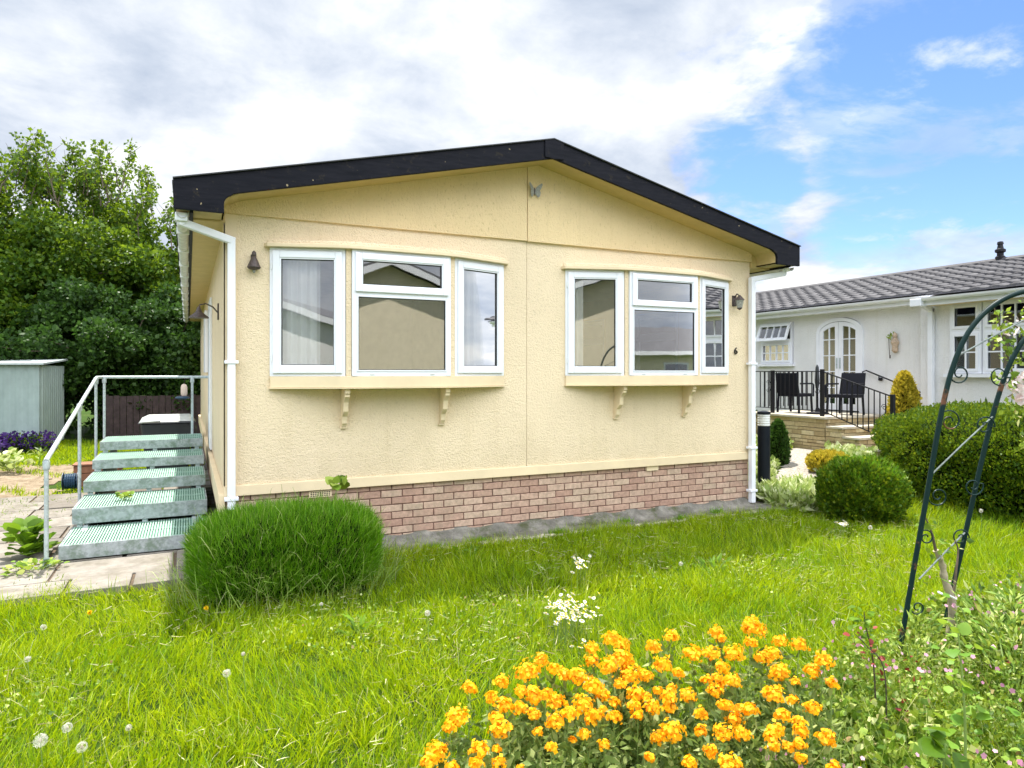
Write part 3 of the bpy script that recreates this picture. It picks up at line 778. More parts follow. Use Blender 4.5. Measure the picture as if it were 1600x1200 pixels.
# curtains
def curtain(x0, x1, y, z0, z1, label, slant=0.0):
    n = 40; mb = MB(); f = []; 
    for i in range(n+1):
        t = i/n; x = x0+(x1-x0)*t
        yy = y+slant*t+.018*math.sin(t*2*math.pi*((x1-x0)/.085))
        f.append((x, yy))
    b = [(p[0], p[1]+.004) for p in f][::-1]
    mb.prism(f+b, 'z', z0, z1); tag(mb.build('curtain', 'curtain', smooth=True), label, 'curtain')
curtain(.80, 1.16, 6.86, 1.62, 2.86, 'pale sheer curtain behind the leftmost casement of the left bow window', -.10)
curtain(2.60, 3.05, 6.72, 1.62, 2.86, 'pale pleated curtain behind the right casement of the left bow window', .09)
curtain(4.0, 4.16, 6.88, 1.62, 2.86, 'narrow white curtain behind the left casement of the right bow window', -.04)
curtain(5.78, 6.25, 6.74, 1.62, 2.86, 'pale curtain behind the rightmost casement of the right bow window', .07)

# ------------------------------------------------------------------ STEPS, HANDRAIL, BIN etc.
sx0, sx1 = -1.05, 0.19
steps = empty('entrance_steps', (-.43, 7.29, 0), 'galvanised steel entrance steps with green grating treads rising beside the cream house', 'steps')
SY = [7.29, 8.08, 8.90, 9.70, 10.50]; SH = [.143, .333, .49, .635, .785]
for i, (y, h) in enumerate(zip(SY, SH)):
    y1 = SY[i+1]+.06 if i < 4 else 11.32
    face = (h-SH[i-1]-.03) if i else .135
    mb = MB()
    mb.box((sx0, y, h-face), (sx1, y+.012, h-.004)); mb.box((sx0, y1-.012, h-face), (sx1, y1, h-.004))
    mb.box((sx0, y+.012, h-face), (sx0+.012, y1-.012, h-.004)); mb.box((sx1-.012, y+.012, h-face), (sx1, y1-.012, h-.004))
    st = mb.build('step', 'galv', steps, bevel=.003)
    MB().box((sx0+.013, y+.013, h-.034), (sx1-.013, y1-.013, h-.022)).build('tread', 'tread_green', st)
    bars = MB(); nb = 50
    for k in range(nb):
        xa = sx0+.014+(sx1-sx0-.028)*(k+.22)/nb; bars.box((xa, y+.013, h-.0215), (xa+.0125, y1-.013, h-.001))
    for k in range(3):
        yy = y+.05+(y1-y-.1)*k/2; bars.box((sx0+.014, yy-.004, h-.0218), (sx1-.014, yy+.004, h-.006))
    bars.build('grating', 'tread_bar', st)
    if i:
        for xx in (sx0+.04, sx0+.62, sx1-.1):
            MB().box((xx, y+.02, SH[i-1]-.02), (xx+.05, y+.06, h-face+.004)).build('foot', 'galv_clean', st)
# stringers below
for xx in (sx0+.10, sx1-.15):
    mb = MB().prism([(7.36, .0), (11.25, .0), (11.25, .64), (10.56, .64), (7.36, .012)], 'x', xx, xx+.04); mb.build('stringer', 'galv_clean', steps)
hr = empty('handrail', (-1.12, 7.16, 0), 'galvanised tubular handrail along the open side of the entrance steps', 'handrail')
r = .021
top = [(-1.12, 7.14, .93), (-1.12, 9.19, 1.285), (-1.12, 10.72, 1.625), (-1.10, 10.80, 1.635), (-1.085, 11.35, 1.635)]
MB().tube([(-1.12, 7.14, .925), (-1.12, 7.18, .935), (-1.12, 10.72, 1.62), (-1.12, 10.85, 1.632), (-1.12, 11.35, 1.632)], r, 10).build('top_rail', 'galv_clean', hr, smooth=True)
MB().tube([(-1.12, 11.35, 1.632), (.28, 11.35, 1.632)], r, 10).build('top_rail', 'galv_clean', hr, smooth=True)
def rail_h(y): return .93+(y-7.16)*(1.62-.93)/(10.72-7.16)
for (px, py, zb, zt) in ((-1.12, 7.16, -.01, .91), (-1.12, 9.19, -.01, rail_h(9.19)), (-1.12, 10.74, .2, 1.61), (-1.08, 11.35, .2, 1.61), (.06, 11.35, .7, 1.61)):
    p = MB().tube([(px, py, zb), (px, py, zt)], .0185, 10).build('post', 'galv_clean', hr, smooth=True)
    MB().lathe([(.027, -.05), (.028, -.045), (.028, .02), (.024, .03)], (px, py, zt-.01), 10).build('clamp', 'galv_clean', p, smooth=True)
    if zb < 0: MB().lathe([(.04, 0), (.04, .012), (.026, .03), (.026, .07)], (px, py, .0), 10).build('foot', 'galv', p)
# wheelie bin
_p = at(262, 11.9); bx, by = _p.x, _p.y; e = empty('wheelie_bin', (bx, by, -.09), 'black wheelie bin with a pale lid standing behind the top step', 'bin')
def frustum(x, y, w0, d0, w1, d1, z0, z1):
    return MB().add([(x-w0, y-d0, z0), (x+w0, y-d0, z0), (x+w0, y+d0, z0), (x-w0, y+d0, z0), (x-w1, y-d1, z1), (x+w1, y-d1, z1), (x+w1, y+d1, z1), (x-w1, y+d1, z1)],
                    [(0, 3, 2, 1), (4, 5, 6, 7), (0, 1, 5, 4), (1, 2, 6, 5), (2, 3, 7, 6), (3, 0, 4, 7)])
frustum(bx, by, .30, .30, .40, .36, -.05, .84).build('body', 'bin_plastic', e, bevel=.03)
frustum(bx, by, .44, .40, .425, .38, .842, .868).build('lid_rim', 'bin_plastic', e, bevel=.006)
MB().add([(bx-.42, by-.38, .869), (bx+.42, by-.38, .869), (bx+.42, by+.38, .90), (bx-.42, by+.38, .90), (bx-.30, by-.24, .905), (bx+.34, by-.26, .90), (bx+.34, by+.3, .96), (bx-.30, by+.3, .96)], [(0, 3, 2, 1), (4, 5, 6, 7), (0, 1, 5, 4), (1, 2, 6, 5), (2, 3, 7, 6), (3, 0, 4, 7)]).build('lid', 'bin_lid', e, bevel=.015)
MB().tube([(bx-.3, by+.40, .86), (bx+.3, by+.40, .86)], .016, 8).build('handle', 'bin_plastic', e)
MB().tube([(bx-.41, by-.38, .86), (bx-.33, by-.41, .875), (bx-.1, by-.41, .88)], .018, 8).build('lid_handle', 'bin_lid', e)
for s in (-1, 1): MB().tube([(bx+s*.28, by+.3, .02), (bx+s*.33, by+.3, .02)], .1, 14).build('wheel', 'gasket', e)
# dispenser on the rail
fx, fy, fz = -.02, 11.35, 1.35; e = empty('bird_feeder', (fx, fy, fz), 'pale pink bottle feeder with a blue tray hung on the rear handrail', 'bird feeder')
MB().lathe([(.01, .18), (.035, .165), (.045, .13), (.045, .03), (.03, .0)], (fx-.03, fy-.05, fz), 12).build('bottle', 'feeder_plastic', e, smooth=True)
MB().lathe([(.04, .0), (.09, -.012), (.10, -.03), (.05, -.05)], (fx-.05, fy-.05, fz), 14).build('tray', 'blue_plastic', e, smooth=True)
MB().tube([(fx-.03, fy-.05, fz+.17), (fx-.02, fy-.03, fz+.24), (fx, fy, fz+.27)], .004, 5).build('hook', 'black_metal', e)
# planter box and hose reel
_p = at(150, 10.5); px, py = _p.x, _p.y; g0 = gz(px, py); e = empty('planter_box', (px, py, g0), 'reddish brown wooden planter box on the grass behind the steps', 'planter')
mb = MB()
for k in range(3): mb.box((px-.25, py-.15, -.05+k*.115), (px+.32, py-.12, .055+k*.115)); mb.box((px-.25, py+.15, -.05+k*.115), (px+.32, py+.18, .055+k*.115))
for k in range(3): mb.box((px-.28, py-.12, -.05+k*.115), (px-.25, py+.15, .055+k*.115)); mb.box((px+.32, py-.12, -.05+k*.115), (px+.35, py+.15, .055+k*.115))
mb.build('boards', 'planter_wood', e, bevel=.004); MB().box((px-.29, py-.17, .296), (px+.36, py+.2, .315)).build('rim', 'planter_wood', e)
MB().box((px-.24, py-.11, .0), (px+.31, py+.14, .27)).build('soil', 'soil', e)
_p = at(110, 9.9); px, py = _p.x, _p.y; e = empty('hose_reel', (px, py, 0), 'dark blue garden hose reel lying by the wooden planter', 'hose reel')
mb = MB()
for k in range(5):
    mb.tube([(px+.0+(k-2)*.028, py+.10*math.cos(a*math.pi/8), .125+.10*math.sin(a*math.pi/8)) for a in range(17)], .015, 6)
mb.build('hose', 'blue_plastic', e)
for s in (-1, 1): MB().tube([(px+s*.085, py, .125), (px+s*.095, py, .125)], .125, 16).build('side_disc', 'blue_plastic', e)
MB().tube([(px-.085, py, .125), (px+.085, py, .125)], .03, 8).build('axle', 'blue_plastic', e)
# coil of black pipe next to second post
mb = MB(); cx, cy = -1.02, 9.0
for k in range(3): mb.tube([(cx-.02+k*.02, cy-.11*math.cos(a*math.pi/9), .12+.11*math.sin(a*math.pi/9)) for a in range(19)], .011, 6)
tag(mb.build('hose_coil', 'gasket'), 'black coiled hose leaning against the left side of the steps', 'hose')

# shed, fence
sA = at(-40, 15.6); sB = at(62, 15.2); sC = at(97, 17.2)
def shed():
    g0 = 0.02; e = empty('garden_shed', (sB.x, sB.y, g0), 'pale green corrugated metal shed at the left edge under the tree', 'shed')
    def corr(A, B, z0, z1, pitch, amp):
        A = Vector((A.x, A.y, 0)); B = Vector((B.x, B.y, 0)); L = (B-A).length; u = (B-A)/L; n = Vector((u.y, -u.x, 0))
        pts = []; k = 0; x = 0
        while x < L:
            for t, d in ((0, 0), (.35, 0), (.5, amp), (.85, amp)):
                xx = min(L, x+t*pitch); pts.append((A.x+u.x*xx+n.x*d, A.y+u.y*xx+n.y*d))
            x += pitch
        pts.append((B.x, B.y)); back = [(p[0]-n.x*.03, p[1]-n.y*.03) for p in pts][::-1]
        return MB().prism(pts+back, 'z', z0, z1)
    corr(sA, sB, g0, 1.86, .34, .012).build('front_wall', 'shed_metal', e)
    corr(sB, sC, g0, 1.86, .20, .045).build('side_wall', 'shed_metal', e)
    sD = sA+(sC-sB)
    corr(sC, sD, g0, 1.86, .3, .02).build('rear_wall', 'shed_metal', e)
    corr(sD, sA, g0, 1.86, .3, .02).build('side_wall', 'shed_metal', e)
    d = (sC-sB); d.z = 0; f = (sB-sA).normalized()
    rf = MB(); o = Vector((0, 0, 0)); a = sA-d*.06; b = sB-d*.06+f*.14; c = sC+d*.06+f*.14; q = sD+d*.06
    zs = [1.87, 1.87, 2.0, 2.0]
    P = [(p.x, p.y, z_) for p, z_ in zip((a, b, c, q), zs)]
    rf.add(P+[(p[0], p[1], p[2]+.04) for p in P], [(0, 3, 2, 1), (4, 5, 6, 7), (0, 1, 5, 4), (1, 2, 6, 5), (2, 3, 7, 6), (3, 0, 4, 7)])
    rf.build('roof', 'shed_roof', e)
shed()
def fence(A, B, label):
    e = empty('board_fence', (A.x, A.y, 0), label, 'fence')
    L = (B-A).length; u = (B-A)/L; n = Vector((u.y, -u.x, 0)); x = 0; mb = MB()
    while x < L:
        h = 1.08+random.uniform(-.02, .02)
        p = A+u*x; q = A+u*min(L, x+.14); mb.obox((p.x, p.y, h/2), (q.x, q.y, h/2), .018, h); x += .152
    mb.build('boards', 'fence_wood', e)
    for k in range(int(L/2)+1):
        p = A+u*(k*2)-n*.06; MB().box((p.x-.045, p.y-.045, -.1), (p.x+.045, p.y+.045, 1.12)).build('post', 'fence_wood', e)
    for z in (.3, .85): MB().obox(A-n*.03+Vector((0, 0, z)), B-n*.03+Vector((0, 0, z)), .04, .07).build('rail', 'fence_wood', e)
fence(Vector((-1.9, 20.5, 0)), Vector((6.0, 21.5, 0)), 'weathered dark board fence beneath the trees behind the house')

# ------------------------------------------------------------------ TREES
def limb(mb, A, B, r0, r1, n=6, wob_=.12, seg=6):
    A = Vector(A); B = Vector(B); pts = []; rs = []
    for k in range(seg+1):
        t = k/seg; p = A.lerp(B, t)
        if 0 < k < seg: p += Vector((random.uniform(-1, 1), random.uniform(-1, 1), random.uniform(-.5, .5)))*wob_*(B-A).length*.25
        pts.append(p); rs.append(r0+(r1-r0)*t)
    mb.tube(pts, rs, n); return pts
def tree(loc, H, rx, ry, nclump, leaf, label, mat='tree_leaf', leaves=26000, bare=0, name='broadleaf_tree', clump_r=.55, lowfrac=.18, trunk_r=.16):
    x, y = loc; g0 = gz(x, y); e = empty(name, (x, y, g0), label, 'tree')
    tr = MB(); base = Vector((x, y, g0-.05)); top = Vector((x+.1, y, H*.55))
    tp = limb(tr, base, top, trunk_r, trunk_r*.5, 9, .08, 8)
    C = []; rad = []
    cz = H*(1+lowfrac)/2; rz = H*(1-lowfrac)/2
    for i in range(nclump):
        q = Vector((random.gauss(0, 1), random.gauss(0, 1), random.gauss(0, 1))).normalized()
        rr = random.uniform(.45, 1.0)
        if i % 4 == 0: rr = random.uniform(.0, .5)
        c = Vector((x+q.x*rx*rr, y+q.y*ry*rr, cz+q.z*rz*rr*(0.93 if q.z > 0 else 1)))
        C.append(tuple(c)); rad.append(random.uniform(.65, 1.35)*clump_r)
        if i % 2 == 0:
            s = tp[random.randint(2, 8)]
            limb(tr, s, c, trunk_r*.28, .012, 5, .18, 5)
    if bare:
        for i in range(bare):
            a = random.uniform(0, 2*math.pi); rr = random.uniform(.1, .75)
            b = Vector((x+rx*rr*math.cos(a), y+ry*rr*math.sin(a), H*random.uniform(.78, .9)))
            t = b+Vector((random.uniform(-.5, .5), random.uniform(-.4, .4), random.uniform(.6, 1.7)))
            pts = limb(tr, b, t, .018, .005, 4, .15, 5)
            for p in pts[2:]:
                C.append(tuple(p)); rad.append(.16)
            for k in range(3):
                limb(tr, pts[2+k], pts[2+k]+Vector((random.uniform(-.3, .3), random.uniform(-.3, .3), random.uniform(.15, .5))), .008, .003, 4, .1, 3)
    tr.build('trunk', 'bark', e)
    w = np.array(rad)**2.2; per = np.maximum(6, (leaves*w/w.sum()).astype(int))
    leafcloud('crown', mat, C, rad, per, leaf, e, up=-.1, tmpl=LEAF)
    return e
p = at(95, 20.5); tree((p.x, p.y), 7.9, 3.9, 3.2, 230, .10, 'tall broad leafy tree behind the pale green shed, with thin twigs poking above its crown', leaves=105000, bare=80, clump_r=.60, lowfrac=.12)
p = at(-60, 19.0); tree((p.x, p.y), 7.4, 2.9, 3.0, 110, .11, 'leafy tree cut off by the left edge of the picture behind the shed', leaves=44000, bare=6, clump_r=.65, lowfrac=.1)
p = at(258, 21.5); tree((p.x, p.y), 6.9, 1.9, 2.0, 80, .10, 'slim light green tree showing just left of the house gutter', leaves=26000, bare=14, clump_r=.45, lowfrac=.2, trunk_r=.09)
p = at(150, 18.6); tree((p.x, p.y), 4.2, 2.6, 1.4, 110, .10, 'low dark evergreen mass right of the shed beneath the tall tree', 'dark_leaf', 44000, name='evergreen_shrub', clump_r=.5, lowfrac=.0, trunk_r=.08)
p = at(265, 19.5); tree((p.x, p.y), 4.5, 2.0, 1.2, 100, .10, 'dark ivy clad shrub standing behind the wheelie bin and handrail', 'dark_leaf', 40000, name='evergreen_shrub', clump_r=.45, lowfrac=.0, trunk_r=.07)

# ------------------------------------------------------------------ HEDGES AND SHRUBS
def rbox_pts(n, c, hx, hy, hz, p=4.0, lump=.05, bottom=False):
    """points + normals on a rounded box (superellipsoid upper part), c is the base centre"""
    q = RNG.normal(size=(n*2, 3)); q /= np.linalg.norm(q, axis=1, keepdims=True)
    q = q[q[:, 2] > -.75][:n] if not bottom else q[:n]
    m_ = (np.abs(q)**p).sum(1)**(1/p); s = q/m_[:, None]
    w = 1+lump*.6*(np.sin(s[:, 0]*7+s[:, 1]*5)+np.sin(s[:, 1]*9-s[:, 2]*6+2)+.8*np.sin(s[:, 1]*19+s[:, 0]*13)*np.sin(s[:, 2]*11+s[:, 0]*17))
    nrm = np.sign(s)*np.abs(s)**(p-1)/np.array([hx, hy, hz]); nrm /= np.linalg.norm(nrm, axis=1, keepdims=True)
    P = s*w[:, None]*np.array([hx, hy, hz])+np.array([c[0], c[1], c[2]+hz*.92])
    P[:, 2] = np.maximum(P[:, 2], c[2]-.05)
    return P, nrm
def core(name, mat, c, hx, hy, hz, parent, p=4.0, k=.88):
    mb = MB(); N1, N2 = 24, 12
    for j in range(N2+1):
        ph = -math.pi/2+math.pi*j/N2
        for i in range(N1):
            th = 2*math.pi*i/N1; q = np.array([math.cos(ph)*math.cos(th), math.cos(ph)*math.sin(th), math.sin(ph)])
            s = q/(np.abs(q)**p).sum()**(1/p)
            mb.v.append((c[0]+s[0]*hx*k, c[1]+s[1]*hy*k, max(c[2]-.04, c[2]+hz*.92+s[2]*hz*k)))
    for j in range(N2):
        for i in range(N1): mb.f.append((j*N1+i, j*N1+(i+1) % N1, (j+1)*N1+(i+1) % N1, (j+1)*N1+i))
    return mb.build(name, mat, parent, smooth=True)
# grassy clipped mound in front of the house
bc = (.74, 5.82, -.09)
e = empty('clipped_bush', bc, 'clipped bright green bush with long grass growing through it, in front of the left downpipe', 'bush')
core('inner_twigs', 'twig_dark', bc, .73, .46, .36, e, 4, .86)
P, N = rbox_pts(46000, bc, .73, .46, .355, 3.2, .03)
D = N*.55+RNG.normal(size=P.shape)*.28+np.array([0, 0, .9]); P = P-N*RNG.uniform(.0, .11, (len(P), 1))
Ln = RNG.uniform(.04, .125, len(P)); Wd = RNG.uniform(.003, .006, len(P))
V, T = inst(BLADE[0], BLADE[1], P, frames(D), Wd, Ln, Ln*.6); np_mesh('foliage', V, T, 'tuft', e)
P, N = rbox_pts(420, bc, .73, .46, .355, 3.2, .03); V, T = inst(BLADE2[0], BLADE2[1], P-N*.03, frames(N*.5+RNG.normal(size=P.shape)*.35+np.array([0, 0, .9])), RNG.uniform(.003, .006, len(P)), RNG.uniform(.10, .26, len(P)), RNG.uniform(.08, .25, len(P))); np_mesh('stray_blades', V, T, 'stalk', e)
n = 240; a = RNG.uniform(math.pi*.85, math.pi*2.15, n); P = np.stack([bc[0]+np.cos(a)*.80+RNG.normal(size=n)*.05, bc[1]+np.sin(a)*.52+RNG.normal(size=n)*.06, np.full(n, -.09)], 1)
D = np.stack([np.cos(a)*.25, np.sin(a)*.25, np.ones(n)], 1)+RNG.normal(size=(n, 3))*.22
V, T = inst(BLADE2[0], BLADE2[1], P, frames(D), RNG.uniform(.004, .007, n), RNG.uniform(.22, .5, n), RNG.uniform(.15, .45, n)); np_mesh('long_grass', V, T, 'stalk', e)
# little sycamore seedling rising out of it
sp = Vector((1.20, 6.30, .45)); e = empty('seedling', sp, 'small seedling with lime leaves poking up beside the air brick', 'seedling')
MB().tube([(sp.x, sp.y, .2), (sp.x+.01, sp.y, .55), (sp.x+.03, sp.y, .68)], [.006, .005, .003], 5).build('stem', 'stem_green', e)
leafcloud('leaves', 'bed_leaf', [(sp.x+.03, sp.y, .69)], [.05], [12], .085, e, up=.3, tmpl=BIGLEAF, sizevar=.2)

def hedge(name, c, hx, hy, hz, n, leaf, label, mat='hedge_leaf', cat='hedge', p=4.2, lump=.05, up=.9):
    e = empty(name, c, label, cat)
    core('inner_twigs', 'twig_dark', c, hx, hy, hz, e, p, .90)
    P, N = rbox_pts(n, c, hx, hy, hz, p, lump)
    P = P+N*RNG.uniform(-.10, .035, (n, 1))*min(1, hz*2)
    D = N*.7+RNG.normal(size=P.shape)*.45+np.array([0, 0, up])
    V, T = inst(LEAF[0], LEAF[1], P, frames(D), leaf*RNG.uniform(.6, 1.3, n)); np_mesh('foliage', V, T, mat, e)
    if n < 30000: return e
    k = n//45; V, T = inst(NARROW[0], NARROW[1], P[:k], frames(N[:k]*.6+RNG.normal(size=(k, 3))*.35+np.array([0, 0, 1.])), leaf*RNG.uniform(1.8, 3.6, k)); np_mesh('stray_shoots', V, T, mat, e)
    return e
hedge('yew_hedge', (9.75, 4.55, .02), 1.35, 2.05, .63, 95000, .034, 'large clipped yellow green hedge with dark sides in front of the white bungalow')
rb = hedge('round_bush', (7.33, 5.62, -.09), .45, .42, .37, 24000, .04, 'rounded dark green bush with long grass in it, left of the large clipped hedge', 'hedge_leaf', 'bush', 2.5, .09)
P, N = rbox_pts(5200, (7.33, 5.62, -.09), .45, .42, .37, 2.5, .09); V, T = inst(BLADE[0], BLADE[1], P-N*.05, frames(N*.4+RNG.normal(size=P.shape)*.3+np.array([0, 0, .9])), RNG.uniform(.004, .008, len(P)), RNG.uniform(.08, .2, len(P)), .1); np_mesh('long_grass', V, T, 'tuft', rb)
hedge('low_shrub', (9.2, 7.65, .12), .30, .28, .16, 3000, .05, 'low golden variegated shrub beside the gravel path', 'gold_leaf', 'shrub', 2.4, .06)
hedge('round_bush', (10.35, 11.0, .2), .45, .5, .45, 8000, .06, 'dark bush left of the black deck railing, beside the downpipe', 'dark_leaf', 'bush', 2.6, .05)
def conifer(x, y, g0, H, r, n, leaf, mat, label):
    e = empty('conical_shrub', (x, y, g0), label, 'shrub')
    t = RNG.random(n)**.8; a = RNG.uniform(0, 2*math.pi, n)
    prof = np.sqrt(np.clip(1-t**2.4, 0, 1))*(.86+.14*np.sin(t*3.1))
    lump = 1+.10*np.sin(a*5+t*17)+.06*np.sin(a*9-t*23)
    rr = r*prof*lump*RNG.uniform(.72, 1.03, n)
    P = np.stack([x+np.cos(a)*rr, y+np.sin(a)*rr, g0+t*H], 1)
    D = np.stack([np.cos(a)*.6, np.sin(a)*.6, np.full(n, .9)], 1)+RNG.normal(size=(n, 3))*.35
    V, T = inst(LEAF[0], LEAF[1], P, frames(D), leaf*RNG.uniform(.6, 1.3, n)); np_mesh('foliage', V, T, mat, e)
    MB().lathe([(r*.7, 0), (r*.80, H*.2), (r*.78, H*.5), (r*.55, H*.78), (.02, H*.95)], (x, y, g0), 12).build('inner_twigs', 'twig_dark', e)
p = at(1413, 11.6); conifer(p.x, p.y, .25, 1.45, .265, 8000, .05, 'gold_leaf', 'golden conical conifer standing in front of the white wall behind the hedge')
p = at(1216, 11.6); conifer(p.x, p.y, .1, .78, .17, 2200, .05, 'dark_leaf', 'small dark conical shrub between the bollard and the stone deck')

# variegated clump + leafy ground near the right corner of the house
e = empty('variegated_plant', (7.3, 6.55, -.05), 'pale variegated strappy plants spilling beside the right corner of the house', 'plant')
n = 5200; cx = RNG.uniform(6.95, 8.0, n); cy = 6.15+RNG.uniform(0, 1.0, n)+(cx-7)*.15
P = np.stack([cx, cy, ground(cx, cy)+RNG.uniform(0, .16, n)], 1); D = RNG.normal(size=(n, 3))*.8+np.array([0, -.1, .8])
V, T = inst(NARROW[0]*np.array([1.4, 1, 1.5]), NARROW[1], P, frames(D), RNG.uniform(.10, .2, n)); np_mesh('leaves', V, T, 'variegated', e)
n = 5000; cx = RNG.uniform(8.2, 10.35, n); cy = 8.1+RNG.uniform(-.5, 2.2, n)
k = (np.abs((cy-6.9)-(cx-7.4)*.72) > .4)
cx, cy = cx[k], cy[k]; P = np.stack([cx, cy, ground(cx, cy)+RNG.uniform(0, .15, len(cx))], 1)
V, T = inst(LEAF[0], LEAF[1], P, frames(RNG.normal(size=P.shape)*.7+np.array([0, 0, .8])), RNG.uniform(.05, .11, len(cx)))
tag(np_mesh('ground_cover', V, T, 'variegated'), 'pale leafy ground cover at the foot of the stone deck wall', 'ground cover', kind='stuff')

# ------------------------------------------------------------------ NEIGHBOUR
NX = 12.1; nb = empty('white_bungalow', (NX, 10, .3), 'white rendered bungalow with a grey tiled roof behind the hedge on the right', 'house')
NY0, NY1, NYP = 1.5, 18.5, 7.95
def nwall():
    # main wall with openings
    dz0 = .9
    ops = [(10.97, 11.92, 1.87, 2.82), (9.23, 10.33, dz0, 2.815)]
    mb = MB(); x0, x1 = NX, NX+.12
    def b(y0, y1, z0, z1): mb.box((x0, y0, z0), (x1, y1, z1))
    b(NYP, 9.23, -.2, 3.1); b(9.23, 10.33, -.2, .9); b(10.33, 10.97, -.2, 3.1); b(10.97, 11.92, -.2, 1.87); b(10.97, 11.92, 2.82, 3.1); b(11.92, NY1, -.2, 3.1)
    # arch infill
    ya, yb = 9.23, 10.33; spring = 2.52; topz = 2.83; m_ = 14; prev = None
    poly = [(ya, 3.1), (ya, spring)]
    for k in range(1, m_): 
        t = k/m_; y = ya+(yb-ya)*t; poly.append((y, spring+(topz-spring)*math.sqrt(max(0, 1-(2*t-1)**2))))
    poly += [(yb, spring), (yb, 3.1)]
    for i in range(len(poly)-2):
        if i == 0: continue
        (y0, z0), (y1, z1) = poly[i], poly[i+1]
        mb.add([(x0, y0, z0), (x0, y1, z1), (x0, y1, 3.1), (x0, y0, 3.1), (x1, y0, z0), (x1, y1, z1), (x1, y1, 3.1), (x1, y0, 3.1)],
               [(0, 1, 2, 3), (7, 6, 5, 4), (0, 4, 5, 1)]) if i < len(poly)-2 else None
    mb.build('front_wall', 'white_render', nb)
    XPj = 11.92
    mb = MB(); mb.box((XPj, NY0, -.2), (XPj+.1, NYP, 1.66)); mb.box((XPj, 7.42, 1.66), (XPj+.1, NYP, 3.0)); mb.box((XPj, NY0, 1.66), (XPj+.1, 5.0, 3.0)); mb.box((XPj, 5.0, 2.90), (XPj+.1, 7.42, 3.0)); mb.box((XPj+.1, NYP-.1, -.2), (NX, NYP-.002, 3.05))
    mb.build('projecting_wall', 'white_render', nb)
    MB().box((NX+.8, NY0, -.2), (NX+.85, NY1, 3.0)).build('room', 'dark_room', nb)
    MB().box((NX+.13, NY1-.1, -.2), (18, NY1, 3.1)).build('end_wall', 'white_render', nb)
    MB().box((XPj+.11, NY0, -.2), (18, NY0+.1, 3.0)).build('end_wall', 'white_render', nb)
    MB().box((17.9, NY0+.1, -.2), (18, NY1-.1, 3.1)).build('rear_wall', 'white_render', nb)
nwall()
def nroof():
    XR_, ZR_ = 15.05, 3.97
    def tiles(y0, y1, xe, ze, name):
        # courses of double-roll tiles
        L = math.hypot(XR_-xe, ZR_-ze); nc = int(round(L/.30)); mod = .30; per = 8
        ny = int((y1-y0)/mod*per)+1; ys = np.linspace(y0, y1, ny); ph = (ys-y0)/mod*2*math.pi
        wave = .026*np.clip(np.sin(ph), -.25, 1)
        V = []; T = []
        nx_, nz_ = -(ZR_-ze)/L, (XR_-xe)/L
        for c in range(nc):
            for e_, lift in ((0, .040), (1, .004)):
                t = (c+e_*1.06)/nc; t = min(t, 1.0)
                x = xe+(XR_-xe)*t; z = ze+(ZR_-ze)*t
                sh = 0.05*math.sin(c*2.4)*0
                for i, y in enumerate(ys):
                    o = lift+wave[i]; V.append((x+nx_*o, y+sh, z+nz_*o))
            # riser under front edge
            t = c/nc; x = xe+(XR_-xe)*t; z = ze+(ZR_-ze)*t
            for i, y in enumerate(ys): V.append((x+nx_*.0, y, z+nz_*.0))
            b = c*3*ny
            for i in range(ny-1):
                T.append((b+i, b+i+1, b+ny+i+1, b+ny+i)); T.append((b+2*ny+i, b+2*ny+i+1, b+i+1, b+i))
        V = np.array(V); np_mesh(name, V, np.array(T), 'roof_tile', nb)
    tiles(NYP-.35, NY1+.2, 11.80, 3.09, 'tiled_roof')
    tiles(NY0-.2, NYP-.36, 11.52, 3.03, 'tiled_roof')
    MB().prism([(11.80, 3.06), (XR_, ZR_-.03), (18.3, 3.06)], 'y', NYP-.3, NY1+.15).build('roof_body', 'roof_felt', nb)
    MB().prism([(11.55, 2.99), (XR_, ZR_-.04), (18.3, 3.0)], 'y', NY0-.15, NYP-.32).build('roof_body', 'roof_felt', nb)
    MB().tube([(XR_, NY0-.2, ZR_+.0), (XR_, NY1+.2, ZR_+.0)], .085, 8).build('ridge', 'roof_tile', nb)
    # fascia and gutters
    MB().box((11.80, NYP-.3, 2.92), (11.83, NY1+.1, 3.06)).build('fascia', 'upvc', nb)
    MB().box((11.83, NYP-.3, 2.925), (NX-.001, NY1+.1, 2.94)).build('soffit', 'upvc', nb)
    MB().box((11.55, NY0, 2.86), (11.58, NYP-.28, 3.0)).build('fascia', 'upvc', nb)
    MB().box((11.58, NY0, 2.865), (11.919, NYP-.28, 2.88)).build('soffit', 'cream_trim', nb)
    halfpipe((NYP-.3, NY1+.1), 11.735, 3.05, .06, 'gutter', nb, 'upvc'); halfpipe((NY0, NYP-.26), 11.485, 2.99, .06, 'gutter', nb, 'upvc')
    p = at(1563, 13.9)
    MB().lathe([(.09, 0), (.09, .05), (.06, .08), (.06, .13), (.095, .15), (.095, .2), (.06, .22), (.045, .3), (.06, .31), (.05, .36), (.01, .37)], (XR_, p.y*XR_/p.x, ZR_+.05), 12).build('roof_flue', 'black_metal', nb)
nroof()
mb = MB(); sqpipe(mb, [(11.50, 7.72, 2.95), (11.50, 7.72, 2.93), (11.86, 7.72, 2.80), (11.86, 7.72, .1)], .085)
o = mb.build('downpipe', 'upvc', nb, bevel=.01); MB().box((11.42, 7.62, 2.85), (11.60, 7.82, 2.98)).build('hopper', 'upvc', o, bevel=.01)
